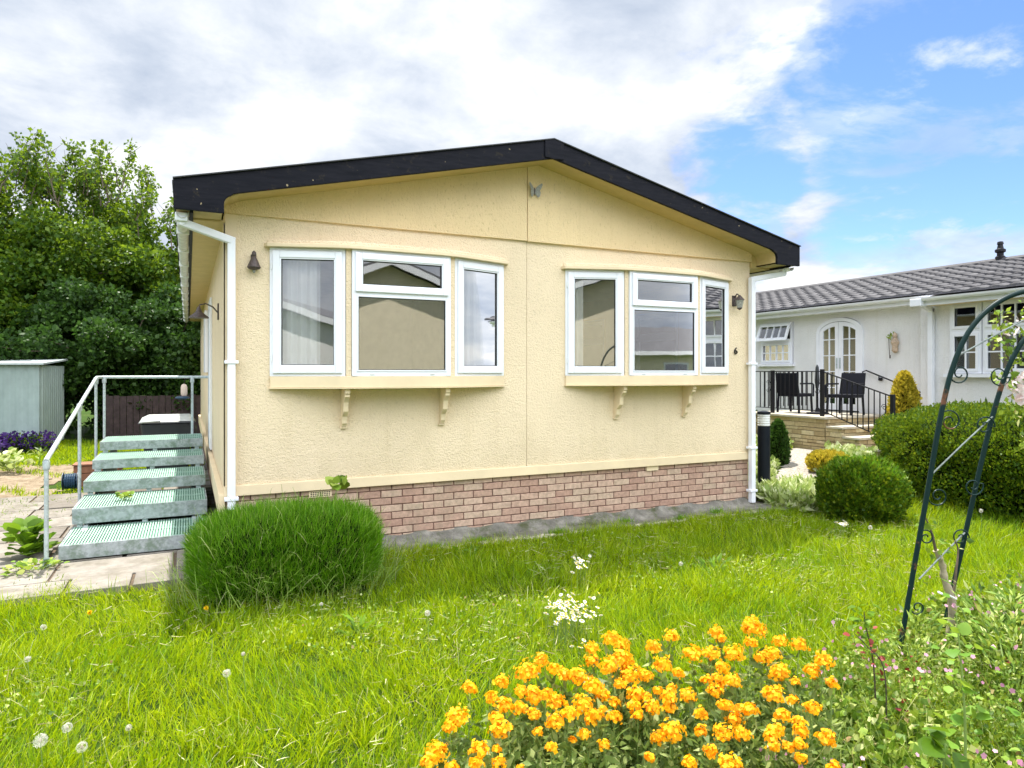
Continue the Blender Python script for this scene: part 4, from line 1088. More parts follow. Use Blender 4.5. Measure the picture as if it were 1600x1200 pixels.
def grid_window(A, B, z0, z1, cols, rows, fr_t=.05, parent=nb, name='window', n_out=(-1, 0)):
    """A,B plan points; outward n"""
    A = Vector((A[0], A[1], 0)); B = Vector((B[0], B[1], 0)); W = (B-A).length; u = (B-A)/W; n = Vector((n_out[0], n_out[1], 0))
    mb = MB(); ring(mb, A, u, n, 0, W, z0, z1, fr_t, -.05, .03); fr = mb.build(name, 'upvc', parent)
    s = MB(); ring(s, A, u, n, fr_t*.8, W-fr_t*.8, z0+fr_t*.8, z1-fr_t*.8, .045, .031, .05); s.build('sash', 'upvc', fr)
    i0 = fr_t*.8+.045; b = MB()
    for k in range(1, cols):
        x = i0+(W-2*i0)*k/cols; q = quadbox(A, u, n, x-.011, x+.011, z0+i0, z1-i0, .012, .03); b.add(q.v, q.f)
    for k in range(1, rows):
        z = z0+i0+(z1-z0-2*i0)*k/rows; q = quadbox(A, u, n, i0, W-i0, z-.011, z+.011, .0125, .0295); b.add(q.v, q.f)
    if b.v: b.build('glazing_bars', 'upvc', fr)
    quadbox(A, u, n, i0-.005, W-i0+.005, z0+i0-.005, z1-i0+.005, 0, .008).build('glass', 'glass_dark', fr)
    return fr
# small window: fixed lower, tilted upper sash
w = grid_window((NX, 11.90), (NX, 10.99), 1.89, 2.40, 4, 2)
w2 = MB()
fr = MB(); A = Vector((NX, 11.90, 0)); u = Vector((0, -1, 0)); n = Vector((-1, 0, 0)); ring(fr, A, u, n, 0, .91, 2.401, 2.82, .05, -.05, .03); fr = fr.build('window', 'upvc', nb)
def tilted():
    # top-hung sash pushed out at the bottom
    th = R(20); hz, hx = 2.81, NX-.035; H_ = .40
    def pt(y, s, d): return (hx-math.sin(th)*s-math.cos(th)*d, y, hz-math.cos(th)*s+math.sin(th)*d*-1)
    def bx(mb, y0, y1, s0, s1, d0, d1):
        vs = [pt(y0, s0, d0), pt(y1, s0, d0), pt(y1, s0, d1), pt(y0, s0, d1), pt(y0, s1, d0), pt(y1, s1, d0), pt(y1, s1, d1), pt(y0, s1, d1)]
        mb.add(vs, [(0, 1, 2, 3), (7, 6, 5, 4), (0, 4, 5, 1), (1, 5, 6, 2), (2, 6, 7, 3), (3, 7, 4, 0)])
    mb = MB(); y0, y1 = 11.0, 11.89
    bx(mb, y0, y0+.06, 0, H_, 0, .04); bx(mb, y1-.06, y1, 0, H_, 0, .04); bx(mb, y0+.06, y1-.06, 0, .06, 0, .04); bx(mb, y0+.06, y1-.06, H_-.06, H_, 0, .04)
    for k in range(1, 4): bx(mb, y0+.06+(y1-y0-.12)*k/4-.01, y0+.06+(y1-y0-.12)*k/4+.01, .06, H_-.06, .005, .03)
    mb.build('sash', 'upvc', fr); g = MB(); bx(g, y0+.055, y1-.055, .055, H_-.055, .012, .02); g.build('glass', 'glass', fr)
tilted()
MB().box((NX-.09, 10.93, 1.84), (NX-.001, 11.96, 1.885)).build('window_sill', 'upvc', nb)
# french doors
def french():
    ya, yb = 9.23, 10.33; z0 = .9; spring = 2.52; topz = 2.82
    def zt(y):
        t = (y-ya)/(yb-ya); return spring+(topz-spring)*math.sqrt(max(0, 1-(2*t-1)**2))
    dr = None
    # outer arched frame
    mb = MB(); K = 28
    outer = []; 
    inner = []
    for k in range(K+1):
        t = k/K; y = ya+(yb-ya)*t; outer.append((y, zt(y)))
        y2 = ya+.07+(yb-ya-.14)*t; tt = (y2-ya-.07)/(yb-ya-.14); inner.append((y2, spring-.02+(topz-.07-spring+.02)*math.sqrt(max(0, 1-(2*tt-1)**2))))
    poly = [(ya, z0)]+outer+[(yb, z0)]; ip = [(ya+.07, z0)]+inner+[(yb-.07, z0)]
    xa, xb = NX+.01, NX-.05
    N = len(poly); vs = [(xa, *p) for p in poly]+[(xb, *p) for p in poly]+[(xa, *p) for p in ip]+[(xb, *p) for p in ip]
    fs = []
    for i in range(N-1):
        fs += [(N+i, N+i+1, 3*N+i+1, 3*N+i), (2*N+i, 2*N+i+1, i+1, i), (i, i+1, N+i+1, N+i), (3*N+i, 3*N+i+1, 2*N+i+1, 2*N+i)]
    mb.add(vs, fs); fr = mb.build('door_frame', 'upvc', nb)
    ym = (ya+yb)/2
    for (p, q) in ((ya+.075, ym-.004), (ym+.004, yb-.075)):
        def zi(y):
            tt = (y-ya-.07)/(yb-ya-.14); tt = min(max(tt, 0), 1); return spring-.025+(topz-.075-spring+.02)*math.sqrt(max(0, 1-(2*tt-1)**2))
        # leaf as columns strips
        st = .085; d = MB(); xs0, xs1 = NX-.005, NX-.04
        def strip(y0, y1, zf0, zf1):
            n_ = max(1, int((y1-y0)/.04)); 
            for k in range(n_):
                a = y0+(y1-y0)*k/n_; b = y0+(y1-y0)*(k+1)/n_
                d.add([(xs0, a, zf0(a)), (xs0, b, zf0(b)), (xs0, b, zf1(b)), (xs0, a, zf1(a)), (xs1, a, zf0(a)), (xs1, b, zf0(b)), (xs1, b, zf1(b)), (xs1, a, zf1(a))],
                      [(0, 3, 2, 1), (4, 5, 6, 7), (0, 1, 5, 4), (3, 7, 6, 2), (0, 4, 7, 3), (1, 2, 6, 5)])
        strip(p, p+st, lambda y: z0+.03, zi); strip(q-st, q, lambda y: z0+.03, zi)
        strip(p+st, q-st, lambda y: z0+.03, lambda y: z0+.16); strip(p+st, q-st, lambda y: zi(y)-.085, zi)
        lf = d.build('door', 'upvc', nb)
        b = MB(); ymid = (p+q)/2
        b.box((NX-.035, ymid-.009, z0+.16), (NX-.012, ymid+.009, zi(ymid)-.085))
        for k in range(1, 5): b.box((NX-.0345, p+st, z0+.16+k*.33-.009), (NX-.0125, q-st, z0+.16+k*.33+.009))
        b.build('glazing_bars', 'upvc', lf)
        g = MB(); g.prism([(p+st, z0+.16), (q-st, z0+.16)]+[(q-st-(q-p-2*st)*k/8, zi(q-st-(q-p-2*st)*k/8)-.08) for k in range(9)], 'x', NX-.018, NX-.012); g.build('glass', 'glass_dark', lf)
        hy = q-.035 if p < ym-.1 and q < ym else p+.035
        MB().box((NX-.06, hy-.012, 1.78), (NX-.041, hy+.012, 2.0)).build('handle', 'galv_clean', lf)
french()
# bay window of the projecting part
yb_ = 7.40
for (a, b, c) in ((7.40, 6.88, 2), (6.86, 5.88, 4), (5.86, 5.02, 3)):
    X_ = 11.90
    grid_window((X_, a), (X_, b), 1.68, 2.40, c, 2); grid_window((X_, a), (X_, b), 2.402, 2.88, c if c > 2 else 1, 1)
MB().box((11.80, 4.95, 1.62), (11.919, 7.47, 1.675)).build('window_sill', 'upvc', nb)
# neighbour wall figure
p = Vector((NX, 8.53, 2.25)); e = empty('wall_figure', p, 'small weathered figure plaque on the white wall between the arched door and the downpipe', 'wall ornament')
MB().lathe([(.02, -.18), (.06, -.14), (.05, -.05), (.075, .02), (.05, .08), (.03, .1), (.045, .14), (.035, .18), (.008, .21)], (p.x-.06, p.y, p.z), 10).build('figure', 'terracotta_figure', e, smooth=True)
leafcloud('leaves', 'pale_bark' if False else 'bed_leaf', [(p.x-.08, p.y+.06, p.z+.12)], [.08], [14], .06, e)
MB().tube([(p.x-.06, p.y+.09, p.z+.2), (p.x-.07, p.y+.12, p.z+.1), (p.x-.06, p.y+.11, p.z-.22)], .006, 5).build('cord', 'bronze', e)
MB().tube([(p.x-.06, p.y+.10, p.z-.22), (p.x-.06, p.y+.10, p.z-.28)], .014, 6).build('bell', 'bronze', e)

# deck
DX = 10.4; dk = empty('stone_deck', (DX, 9.3, .27), 'raised patio of buff stone courses with pale coping in front of the arched door', 'patio')
DZ = .9
def stones(mb, axis, fixed, a0, a1, z0, z1, out):
    z = z1
    while z > z0:
        h = random.choice([.06, .075, .09]); x = a0-random.uniform(0, .2)
        while x < a1:
            w_ = random.uniform(.18, .42); p0 = max(x, a0); p1 = min(x+w_-.008, a1); d = random.uniform(.0, .018)
            if p1-p0 > .02:
                if axis == 'y': mb.box((fixed-out-d, p0, z-h+.008), (fixed, p1, z), jit=.003)
                else: mb.box((p0, fixed-out-d, z-h+.008), (p1, fixed, z), jit=.003)
            x += w_
        z -= h
mb = MB(); stones(mb, 'y', DX+.05, 8.72, 10.5, .0, DZ-.05, .06); stones(mb, 'x', 8.76, DX+.04, 12.05, .0, DZ-.05, .06); mb.build('stone_facing', 'deck_stone', dk, bevel=.004)
MB().box((DX+.04, 8.76, -.1), (NX-.002, 10.49, DZ-.046)).build('core', 'stone_mortar', dk)
MB().box((DX-.07, 8.66, DZ-.045), (NX-.002, 10.53, DZ)).build('coping', 'coping', dk, bevel=.008)
# lower steps down towards the viewer
for k, (y0, h) in enumerate(((8.32, .74), (7.98, .58), (7.64, .42))):
    mb = MB(); stones(mb, 'y', DX+.05, y0+.04, y0+.38, .0, h-.045, .05); stones(mb, 'x', y0+.09, DX+.05, 12.04, .0, h-.045, .05); mb.build('stone_facing', 'deck_stone', dk, bevel=.004)
    MB().box((DX+.05, y0+.07, -.1), (NX-.19, y0+.345, h-.042)).build('core', 'stone_mortar', dk)
    MB().box((DX-.04, y0+.01, h-.04), (NX-.185, y0+.349, h)).build('tread', 'coping', dk, bevel=.006)
# railing
rl = empty('deck_railing', (DX+.06, 9, DZ), 'black wrought iron railing round the stone deck and down its steps', 'railing')
RX = DX+.06
MB().obox((RX, 10.42, 1.72), (RX, 8.83, 1.72), .035, .016).build('top_rail', 'black_metal', rl)
MB().obox((RX, 10.42, 1.0), (RX, 8.83, 1.0), .03, .012).build('bottom_rail', 'black_metal', rl)
MB().obox((RX, 10.44, 1.72), (NX-.01, 10.44, 1.72), .035, .016).build('top_rail', 'black_metal', rl)
MB().obox((RX, 8.83, 1.72), (RX, 7.45, 1.30), .035, .016).build('top_rail', 'black_metal', rl)
MB().obox((RX, 8.83, 1.0), (RX, 7.45, .56), .03, .012).build('bottom_rail', 'black_metal', rl)
for (y_, z0, z1) in ((10.0, DZ, 1.74), (8.83, DZ, 1.76), (7.45, .42, 1.34)): MB().box((RX-.03, y_-.03, z0), (RX+.03, y_+.03, z1)).build('post', 'black_metal', rl, bevel=.004)
def baluster(x, y, z0, z1): MB().box((x-.007, y-.007, z0), (x+.007, y+.007, z1)).build('baluster', 'black_metal', rl)
y_ = 10.32
while y_ > 8.86: baluster(RX, y_, 1.0, 1.715); y_ -= .105
y_ = 8.73
while y_ > 7.5:
    t = (8.83-y_)/1.38; baluster(RX, y_, 1.0-t*.44, 1.715-t*.42); y_ -= .105
x_ = RX+.12
while x_ < NX-.1: baluster(x_, 10.44, 1.0, 1.715); x_ += .13
def spiral(c, ux, uz, r0, turns, n=26, flip=1, a0=0):
    P = []
    for k in range(n):
        t = k/(n-1); a = a0+flip*turns*2*math.pi*t; rr = r0*(1-.78*t); P.append(Vector(c)+Vector(ux)*(rr*math.cos(a))+Vector(uz)*(rr*math.sin(a)))
    return P
for yy in (8.93, 10.1, 7.6):
    zc = 1.5 if yy > 8 else 1.12
    MB().tube(spiral((RX, yy, zc), (0, 1, 0), (0, 0, 1), .055, 1.4), .005, 5).build('scroll', 'black_metal', rl)
    MB().tube(spiral((RX, yy, zc-.14), (0, 1, 0), (0, 0, 1), .055, 1.4, flip=-1), .005, 5).build('scroll', 'black_metal', rl)
wr = empty('wall_handrail', (NX-.08, 8.5, 1.5), 'black handrail fixed to the white wall beside the deck steps', 'handrail')
MB().tube([(NX-.08, 9.17, 1.66), (NX-.08, 9.2, 1.71), (NX-.08, 9.12, 1.74), (NX-.08, 7.86, 1.28), (NX-.08, 7.76, 1.25), (NX-.08, 7.74, 1.18), (NX-.08, 7.8, 1.15)], .014, 7).build('rail', 'black_metal', wr)
for y_, z_ in ((8.85, 1.62), (8.05, 1.33)):
    MB().tube([(NX-.001, y_, z_-.06), (NX-.05, y_, z_-.06), (NX-.08, y_, z_)], .012, 6).build('bracket', 'black_metal', wr)
    MB().lathe([(.03, -.03), (.045, 0), (.03, .03)], (NX-.03, y_, z_-.05), 8).build('rosette', 'black_metal', wr)
# chairs
def chair(x, y, rot, label):
    e = empty('rattan_chair', (x, y, DZ), label, 'chair', None)
    e.rotation_euler = (0, 0, rot); e.scale = (.88, .88, .9)
    def L(mb, name, mat='rattan', bev=.006):
        me = bpy.data.meshes.new(name); me.from_pydata(mb.v, [], mb.f); me.materials.append(M[mat])
        o = bpy.data.objects.new(name, me); COL.objects.link(o); o.parent = e
        md = o.modifiers.new('bevel', 'BEVEL'); md.width = bev; md.segments = 2
    L(MB().box((-.27, -.26, .36), (.27, .27, .43)), 'seat')
    L(MB().add([(-.27, .24, .431), (.27, .24, .431), (.27, .29, .431), (-.27, .29, .431), (-.26, .33, .88), (.26, .33, .88), (.26, .37, .88), (-.26, .37, .88)], [(0, 3, 2, 1), (4, 5, 6, 7), (0, 1, 5, 4), (1, 2, 6, 5), (2, 3, 7, 6), (3, 0, 4, 7)]), 'backrest')
    for s in (-1, 1):
        L(MB().tube([(s*.29, -.26, .36), (s*.29, -.27, .62), (s*.29, -.22, .645), (s*.29, .25, .645)], .018, 7), 'armrest', bev=.001)
        for yy in (-.24, .25): L(MB().obox((s*.25, yy, .361), (s*.265, yy*1.06, 0), .04, .04, up=(0, 1, 0)), 'leg')
chair(10.98, 9.92, R(100), 'left black rattan chair on the stone deck, behind the railing')
chair(11.25, 8.98, R(-80), 'black rattan armchair on the deck in front of the arched glass doors')
x, y = 10.95, 9.35; e = empty('garden_parasol', (x, y, DZ), 'closed slim black parasol standing between the two deck chairs', 'parasol')
MB().lathe([(.2, 0), (.2, .03), (.05, .05), (.03, .12)], (x, y, DZ+.001), 14).build('base', 'black_metal', e)
MB().tube([(x, y, DZ+.1), (x, y+.01, DZ+.9)], .018, 8).build('pole', 'black_metal', e)
MB().lathe([(.03, 0), (.045, .15), (.03, .4), (.01, .45)], (x, y+.01, DZ+.5), 10).build('folded_canopy', 'bin_plastic', e)

# bollard
p = at(1193.5, 10.46); e = empty('bollard_light', (p.x, p.y, 0), 'black bollard light with a pale ribbed lens just right of the house', 'bollard light')
MB().lathe([(.093, -.1), (.093, .88)], (p.x, p.y, 0), 20).build('post', 'bollard_black', e, smooth=True)
pr = []
for k in range(5): pr += [(.088, .885+k*.036), (.093, .895+k*.036), (.088, .912+k*.036)]
MB().lathe(pr, (p.x, p.y, 0), 20).build('lens', 'bollard_lens', e, smooth=False)
MB().lathe([(.097, 1.065), (.099, 1.07), (.097, 1.10), (.02, 1.115)], (p.x, p.y, 0), 20).build('cap', 'bollard_black', e, smooth=True)

# ------------------------------------------------------------------ opposite home (seen reflected in the windows)
ob = empty('opposite_bungalow', (5.2, -6.2, 0), 'beige gabled home across the lawn, seen only as a reflection in the window panes', 'house')
ox0, ox1, oy = 1.3, 8.3, -4.6; oa = (ox0+ox1)/2
MB().prism([(ox0, -.2), (ox1, -.2), (ox1, 3.3), (oa, 4.5), (ox0, 3.3)], 'y', oy-9, oy).build('wall', 'opposite_wall', ob)
for s in (-1, 1):
    xe = ox0-.4 if s < 0 else ox1+.4; ze = 4.65-1.2*(oa-ox0+.4)/(oa-ox0)
    MB().prism([(xe, ze-.0), (oa, 4.65), (oa, 4.72), (xe, ze+.07)][::-s], 'y', oy-9.3, oy+.3).build('roof', 'opposite_roof', ob)
    MB().prism([(xe, ze-.16), (oa, 4.48), (oa, 4.65), (xe, ze)][::-s], 'y', oy+.3, oy+.33).build('fascia', 'upvc', ob)
o = MB(); ring(o, Vector((6.4, oy, 0)), Vector((1, 0, 0)), Vector((0, 1, 0)), 0, 1.2, 1.4, 2.5, .08, 0, .05); o = o.build('window', 'upvc', ob)
MB().box((6.48, oy+.005, 1.48), (7.52, oy+.02, 2.42)).build('glass', 'glass_dark', o)
ob2 = empty('opposite_house', (-7, -5, 0), 'white gabled home further along behind the viewer, seen only reflected in the panes', 'house')
MB().prism([(-8.5, -.2), (-3.0, -.2), (-3.0, 2.7), (-5.75, 3.6), (-8.5, 2.7)], 'y', -12, -5.5).build('wall', 'white_render', ob2)
for s in (-1, 1):
    xe = -8.8 if s < 0 else -2.7
    MB().prism([(xe, 2.62), (-5.75, 3.66), (-5.75, 3.86), (xe, 2.82)][::-s], 'y', -12.2, -5.3).build('roof', 'opposite_roof', ob2)
    MB().prism([(xe, 2.62), (-5.75, 3.66), (-5.75, 3.84), (xe, 2.80)][::-s], 'y', -5.299, -5.26).build('fascia', 'upvc', ob2)

ob3 = empty('opposite_cottage', (16, -10, 0), 'low dark roofed home seen only reflected in the right bow window', 'house')
MB().box((10.5, -15, -.2), (22, -9.5, 2.55)).build('wall', 'opposite_wall', ob3)
MB().prism([(-9.1, 2.5), (-12.2, 3.75), (-15.4, 2.5)], 'x', 10.2, 22.3).build('roof', 'opposite_roof', ob3)
MB().box((10.2, -9.099, 2.42), (22.3, -9.05, 2.56)).build('fascia', 'upvc', ob3)
for x_ in (13.2, 17.6):
    MB().box((x_, -9.499, 1.1), (x_+1.3, -9.45, 2.1)).build('window_frame', 'upvc', ob3); 
    MB().box((x_+.08, -9.449, 1.18), (x_+1.22, -9.44, 2.02)).build('glass', 'glass_dark', ob3)
# ------------------------------------------------------------------ GARDEN ARCH
ar = empty('garden_arch', at(1435, 4.2, -.09), 'dark green metal rose arch with rust patches and scrollwork, leaning at the right edge', 'garden arch')
def curve(pts, n=60):
    P = [Vector(p) for p in pts]; P = [P[0]*2-P[1]]+P+[P[-1]*2-P[-2]]; out = []
    m_ = len(P)-3
    for i in range(m_):
        for k in range(n//m_):
            t = k/(n//m_); a, b, c, d = P[i:i+4]
            out.append(.5*((2*b)+(c-a)*t+(2*a-5*b+4*c-d)*t*t+(3*b-3*c+d-a)*t**3))
    out.append(P[-2]); return out
def pc(col, row, z): return at(col, z, EYE-(row-HOR)/F*z)
h1 = [pc(1403, 1032, 4.2), pc(1425, 905, 4.2), pc(1448, 775, 4.18), pc(1470, 650, 4.16), pc(1490, 570, 4.15), pc(1518, 512, 4.13), pc(1560, 472, 4.10), pc(1612, 453, 4.06), pc(1680, 450, 4.0), pc(1750, 490, 3.95), pc(1795, 570, 3.9), pc(1820, 680, 3.86), pc(1838, 850, 3.84), pc(1850, 1060, 3.82)]
h2 = [pc(1463, 1045, 4.5), pc(1482, 950, 4.48), pc(1507, 840, 4.45), pc(1535, 715, 4.42), pc(1558, 625, 4.4), pc(1582, 560, 4.38), pc(1615, 515, 4.35), pc(1660, 492, 4.30), pc(1720, 492, 4.24), pc(1775, 530, 4.18), pc(1815, 605, 4.13), pc(1838, 700, 4.1), pc(1852, 850, 4.08), pc(1862, 1050, 4.06)]
c1 = curve(h1, 78); c2 = curve(h2, 78)
MB().tube(c1, .015, 10).build('hoop', 'arch_steel', ar, smooth=True); MB().tube(c2, .015, 10).build('hoop', 'arch_steel', ar, smooth=True)
def cp(c, t): return c[int(t*(len(c)-1))]
def lerp(a, b, t): return a+(b-a)*t
for (ta, tb) in ((.10, .20), (.175, .29)):
    pass
bars = [(pc(1436, 905, 4.2), pc(1510, 830, 4.45)), (pc(1452, 745, 4.18), pc(1552, 650, 4.40)), (pc(1490, 560, 4.15), pc(1600, 500, 4.36))]
for a, b in bars: MB().tube([a, lerp(a, b, .5)+Vector((0, 0, .004)), b], .0052, 6).build('diagonal_bar', 'worn_glint_bar', ar)
for c, r0, fl, a0 in ((pc(1487, 660, 4.2), .062, -1, 1.2), (pc(1537, 665, 4.35), .055, 1, 1.6), (pc(1470, 775, 4.2), .055, 1, -1.5), (pc(1521, 760, 4.38), .055, -1, -.9),
                     (pc(1455, 840, 4.25), .045, -1, 1.2), (pc(1500, 840, 4.4), .05, 1, 2), (pc(1505, 585, 4.2), .055, 1, -1.2), (pc(1556, 585, 4.3), .06, -1, -1.6), (pc(1440, 950, 4.2), .04, 1, -1.2)):
    r0 *= 1.18; q_ = min(c1[:60]+c2[:60], key=lambda p: (p-c).length); d_ = q_-c
    L_ = max(.001, d_.length-.012); c = c+d_.normalized()*max(0, L_-r0-.004)   # let every scroll touch its hoop
    d_ = q_-c; a0 = math.atan2(d_.z, d_.x*RV[0]+d_.y*RV[1])
    MB().tube([q_]+spiral(c, (RV[0], RV[1], 0), (0, 0, 1), r0, 1.45, 30, fl, a0), .0045, 6).build('scroll', 'arch_steel', ar)

# ------------------------------------------------------------------ GRASS
def in_house(x, y): return (x > .05) & (x < 7.05) & (y > 6.34)
def grass_pts(n, x0, x1, y0, y1, test):
    x = RNG.uniform(x0, x1, n); y = RNG.uniform(y0, y1, n); k = test(x, y); return x[k], y[k]
def frust(x, y, m_=.9):
    z = x*FV[0]+y*FV[1]; cx = x*RV[0]+y*RV[1]; return (np.abs(cx) < z*.75+m_*.4) & (z > 1.9)
edge = lambda x: 6.28+.09*np.sin(x*5)+.05*np.sin(x*13)
def lawn_test(x, y):
    k = frust(x, y)
    k &= ~((x <= .12) & (y > edge(x)) & (y < 20)) & ~in_house(x, y)
    k &= ~((x > 6.9) & (y > 6.6)); k &= ~((np.abs(x-bc[0]) < .6) & (np.abs(y-bc[1]) < .35))
    k &= ~((x > 8.6) & (y > 2.7) & (y < 6.5))
    return k
def grass_obj(name, x, y, lmin, lmax, wmin, wmax, mat, label, lean=.35, z=None):
    n = len(x); cl = .5+.5*np.sin(x*3.1+1.3*np.sin(y*2.7))*np.sin(y*3.7+1.1*np.sin(x*1.9))
    P = np.stack([x, y, (ground(x, y) if z is None else z)-.005], 1)
    # wind-combed swirls
    ang = 2.2*np.sin(x*1.7+y*.9)+1.6*np.sin(y*2.9-x*.7)
    D = np.stack([np.cos(ang)*.28, np.sin(ang)*.28, np.ones(n)], 1)+RNG.normal(size=(n, 3))*np.array([lean, lean, .1])
    tuft = .5+.5*np.sin(x*11+2*np.sin(y*7.3))*np.sin(y*12.7+1.7*np.sin(x*6.1))
    L = RNG.uniform(lmin, lmax, n)*(.45+.5*cl+.55*tuft); W = RNG.uniform(wmin, wmax, n)
    V, T = inst(BLADE[0], BLADE[1], P, frames(D), W, L, L*RNG.uniform(.3, 1.2, n))
    return tag(np_mesh(name, V, T, mat), label, 'grass', kind='stuff')
xa, ya = grass_pts(330000, -3.0, 9.5, .8, 7.0, lawn_test)
zz = xa*FV[0]+ya*FV[1]; keep = RNG.random(len(xa)) < np.clip(1.25-(zz-2)*.09, .4, 1)
xa, ya = xa[keep], ya[keep]
grass_obj('lawn_grass', xa, ya, .05, .14, .0028, .0066, 'grass', 'long unmown bright green lawn in front of the house')
k = RNG.random(len(xa)) < .10
grass_obj('tall_lawn_grass', xa[k], ya[k], .09, .20, .004, .0085, 'grass', 'taller coarse blades standing above the lawn', .45)
xe_ = RNG.uniform(1.4, 7.0, 9000); ye_ = 6.33-np.abs(RNG.normal(size=9000))*.09
grass_obj('slab_edge_grass', xe_, ye_, .07, .21, .003, .006, 'grass', 'longer grass leaning over the edge of the concrete slab', .4)
xe_ = np.concatenate([RNG.normal(c, .05, 120) for c in (2.2, 2.7, 3.6, 4.6, 5.3, 5.9)]); ye_ = np.concatenate([RNG.normal(c, .03, 120) for c in (6.42, 6.5, 6.45, 6.6, 6.45, 6.55)])
grass_obj('slab_weeds', xe_, ye_, .03, .09, .003, .007, 'tuft', 'small weeds rooted in cracks of the concrete slab', .8, z=np.full(len(xe_), -.03))
# tall tufts rising out of the lawn, and dry clippings lying in it
_tx, _ty = grass_pts(260, -2.6, 7.5, 1.7, 6.1, lawn_test); _r = np.repeat(np.arange(len(_tx)), 46)
xe_ = _tx[_r]+RNG.normal(size=len(_r))*.035; ye_ = _ty[_r]+RNG.normal(size=len(_r))*.035
grass_obj('grass_tufts', xe_, ye_, .12, .23, .003, .0065, 'grass', 'taller tufts of grass dotted through the lawn', .32)
xe_, ye_ = grass_pts(9000, -2.8, 7.5, 1.6, 6.2, lawn_test); n = len(xe_); k = np.sin(xe_*1.9+1)*np.sin(ye_*2.6) > -.1; xe_, ye_ = xe_[k], ye_[k]; n = len(xe_)
P = np.stack([xe_, ye_, ground(xe_, ye_)+RNG.uniform(.04, .10, n)], 1); V, T = inst(BLADE[0], BLADE[1], P, frames(RNG.normal(size=(n, 3))*np.array([1, 1, .25])), RNG.uniform(.002, .005, n), RNG.uniform(.03, .12, n), .03)
tag(np_mesh('dry_clippings', V, T, 'dry_grass'), 'dry straw coloured bits of grass lying in the lawn', 'grass', kind='stuff')
# coarse seeding stalks
xs_, ys_ = grass_pts(2600, -2.5, 8.5, 1.2, 6.3, lawn_test)
n = len(xs_); P = np.stack([xs_, ys_, ground(xs_, ys_)], 1); D = RNG.normal(size=(n, 3))*np.array([.4, .4, .05])+np.array([0, 0, 1])
V, T = inst(BLADE2[0], BLADE2[1], P, frames(D), RNG.uniform(.002, .004, n), RNG.uniform(.12, .28, n), RNG.uniform(.05, .25, n))
tag(np_mesh('grass_stalks', V, T, 'stalk'), 'pale thin seeding stalks scattered through the lawn', 'grass', kind='stuff')
# small broad weeds in the lawn
xs_, ys_ = grass_pts(26000, -2.8, 6.5, 1.6, 6.2, lawn_test); n = len(xs_)
k = (np.sin(xs_*2.3+ys_)+np.sin(ys_*3.1)) > .2; xs_, ys_ = xs_[k], ys_[k]; n = len(xs_)
P = np.stack([xs_, ys_, ground(xs_, ys_)+RNG.uniform(.03, .10, n)], 1)
V, T = inst(LEAF[0], LEAF[1], P, frames(RNG.normal(size=(n, 3))+np.array([0, 0, .3])), RNG.uniform(.010, .030, n)); 
tag(np_mesh('lawn_weeds', V, T, 'bed_leaf'), 'tiny broad leaved weeds mixed into the lawn by the paving', 'weeds', kind='stuff')
# back grass
def back_test(x, y):
    k = frust(x, y); k &= ~((x > -2.6+.3*np.sin(y*3)) & (y < 11.3)) & ~((x > .25)) & ~((x < -1.75) & (y > 9.3) & (y < 15.0) & (np.sin(x*4+y*3) < .8))
    return k & (y > 8.8)
xb, yb2 = grass_pts(60000, -9, .3, 8.8, 20, back_test)
grass_obj('rear_grass', xb, yb2, .05, .14, .008, .018, 'grass', 'rough grass behind the steps leading to the trees')
# grass strip beside the stairs & in paving joints
xq = RNG.uniform(-4.2, .1, 7000); yq = RNG.uniform(6.25, 11.2, 7000)
k = (np.sin(xq*3.3+yq*1.7)*np.sin(yq*2.1) > .72) & ~((xq > -1.2) & (yq > 7.1)) | ((xq < -1.35) & (yq > 9.6) & (np.sin(xq*9)+np.sin(yq*6) > -.6)) | ((yq < 6.5) & (RNG.random(7000) < .35))
grass_obj('joint_weeds', xq[k], yq[k], .02, .07, .005, .011, 'bed_leaf', 'low weeds growing in the joints of the paving', .9, z=np.full(k.sum(), -.01))
# mid right lawn patches
def r_test(x, y): return frust(x, y) & (x > 7.0) & (y > 6.6) & (x < 10.3) & (np.abs((y-6.9)-(x-7.4)*.72) > .35)
xb, yb2 = grass_pts(26000, 7.0, 10.4, 6.6, 12, r_test)
grass_obj('side_grass', xb, yb2, .04, .1, .006, .012, 'grass', 'small lawn between the house and the neighbouring stone deck')

# ------------------------------------------------------------------ small plants
def rosette(c, n, size, label, name='leafy_weed', mat='hedge_leaf', tall=.1, spread=.12, tmpl=BIGLEAF, cat='weed'):
    e = empty(name, c, label, cat)
    a = RNG.uniform(0, 2*math.pi, n); r_ = RNG.random(n)*spread
    P = np.stack([c[0]+np.cos(a)*r_, c[1]+np.sin(a)*r_, c[2]+RNG.uniform(0, tall, n)], 1)
    D = np.stack([np.cos(a), np.sin(a), RNG.uniform(.2, 1.6, n)], 1)
    V, T = inst(tmpl[0], tmpl[1], P, frames(D, np.tile([0., 0, 1.], (n, 1))+RNG.normal(size=(n, 3))*.3), size*RNG.uniform(.6, 1.2, n)); np_mesh('leaves', V, T, mat, e)
    st = MB()
    for k in range(5): st.tube([(c[0], c[1], c[2]-.01), (P[k][0], P[k][1], P[k][2]+.02)], .004, 4)
    st.build('stem', 'stem_green', e)
    return e
MATS['dock_leaf'] = mat_leaf('dock_leaf', [(0, (0.045, 0.11, 0.004)), (1, (0.16, 0.29, 0.012))], .35, (.3, .5, .03))
p = atrow(45, 868, 0); rosette((p.x, p.y, 0), 60, .15, 'leafy green dock weed on the paving left of the front handrail post', tall=.26, mat='dock_leaf', spread=.15)
p = atrow(52, 890, 0); rosette((p.x, p.y, 0), 70, .06, 'low pale weed in the paving at the foot of the front handrail post', tall=.05, mat='bed_leaf', spread=.22)
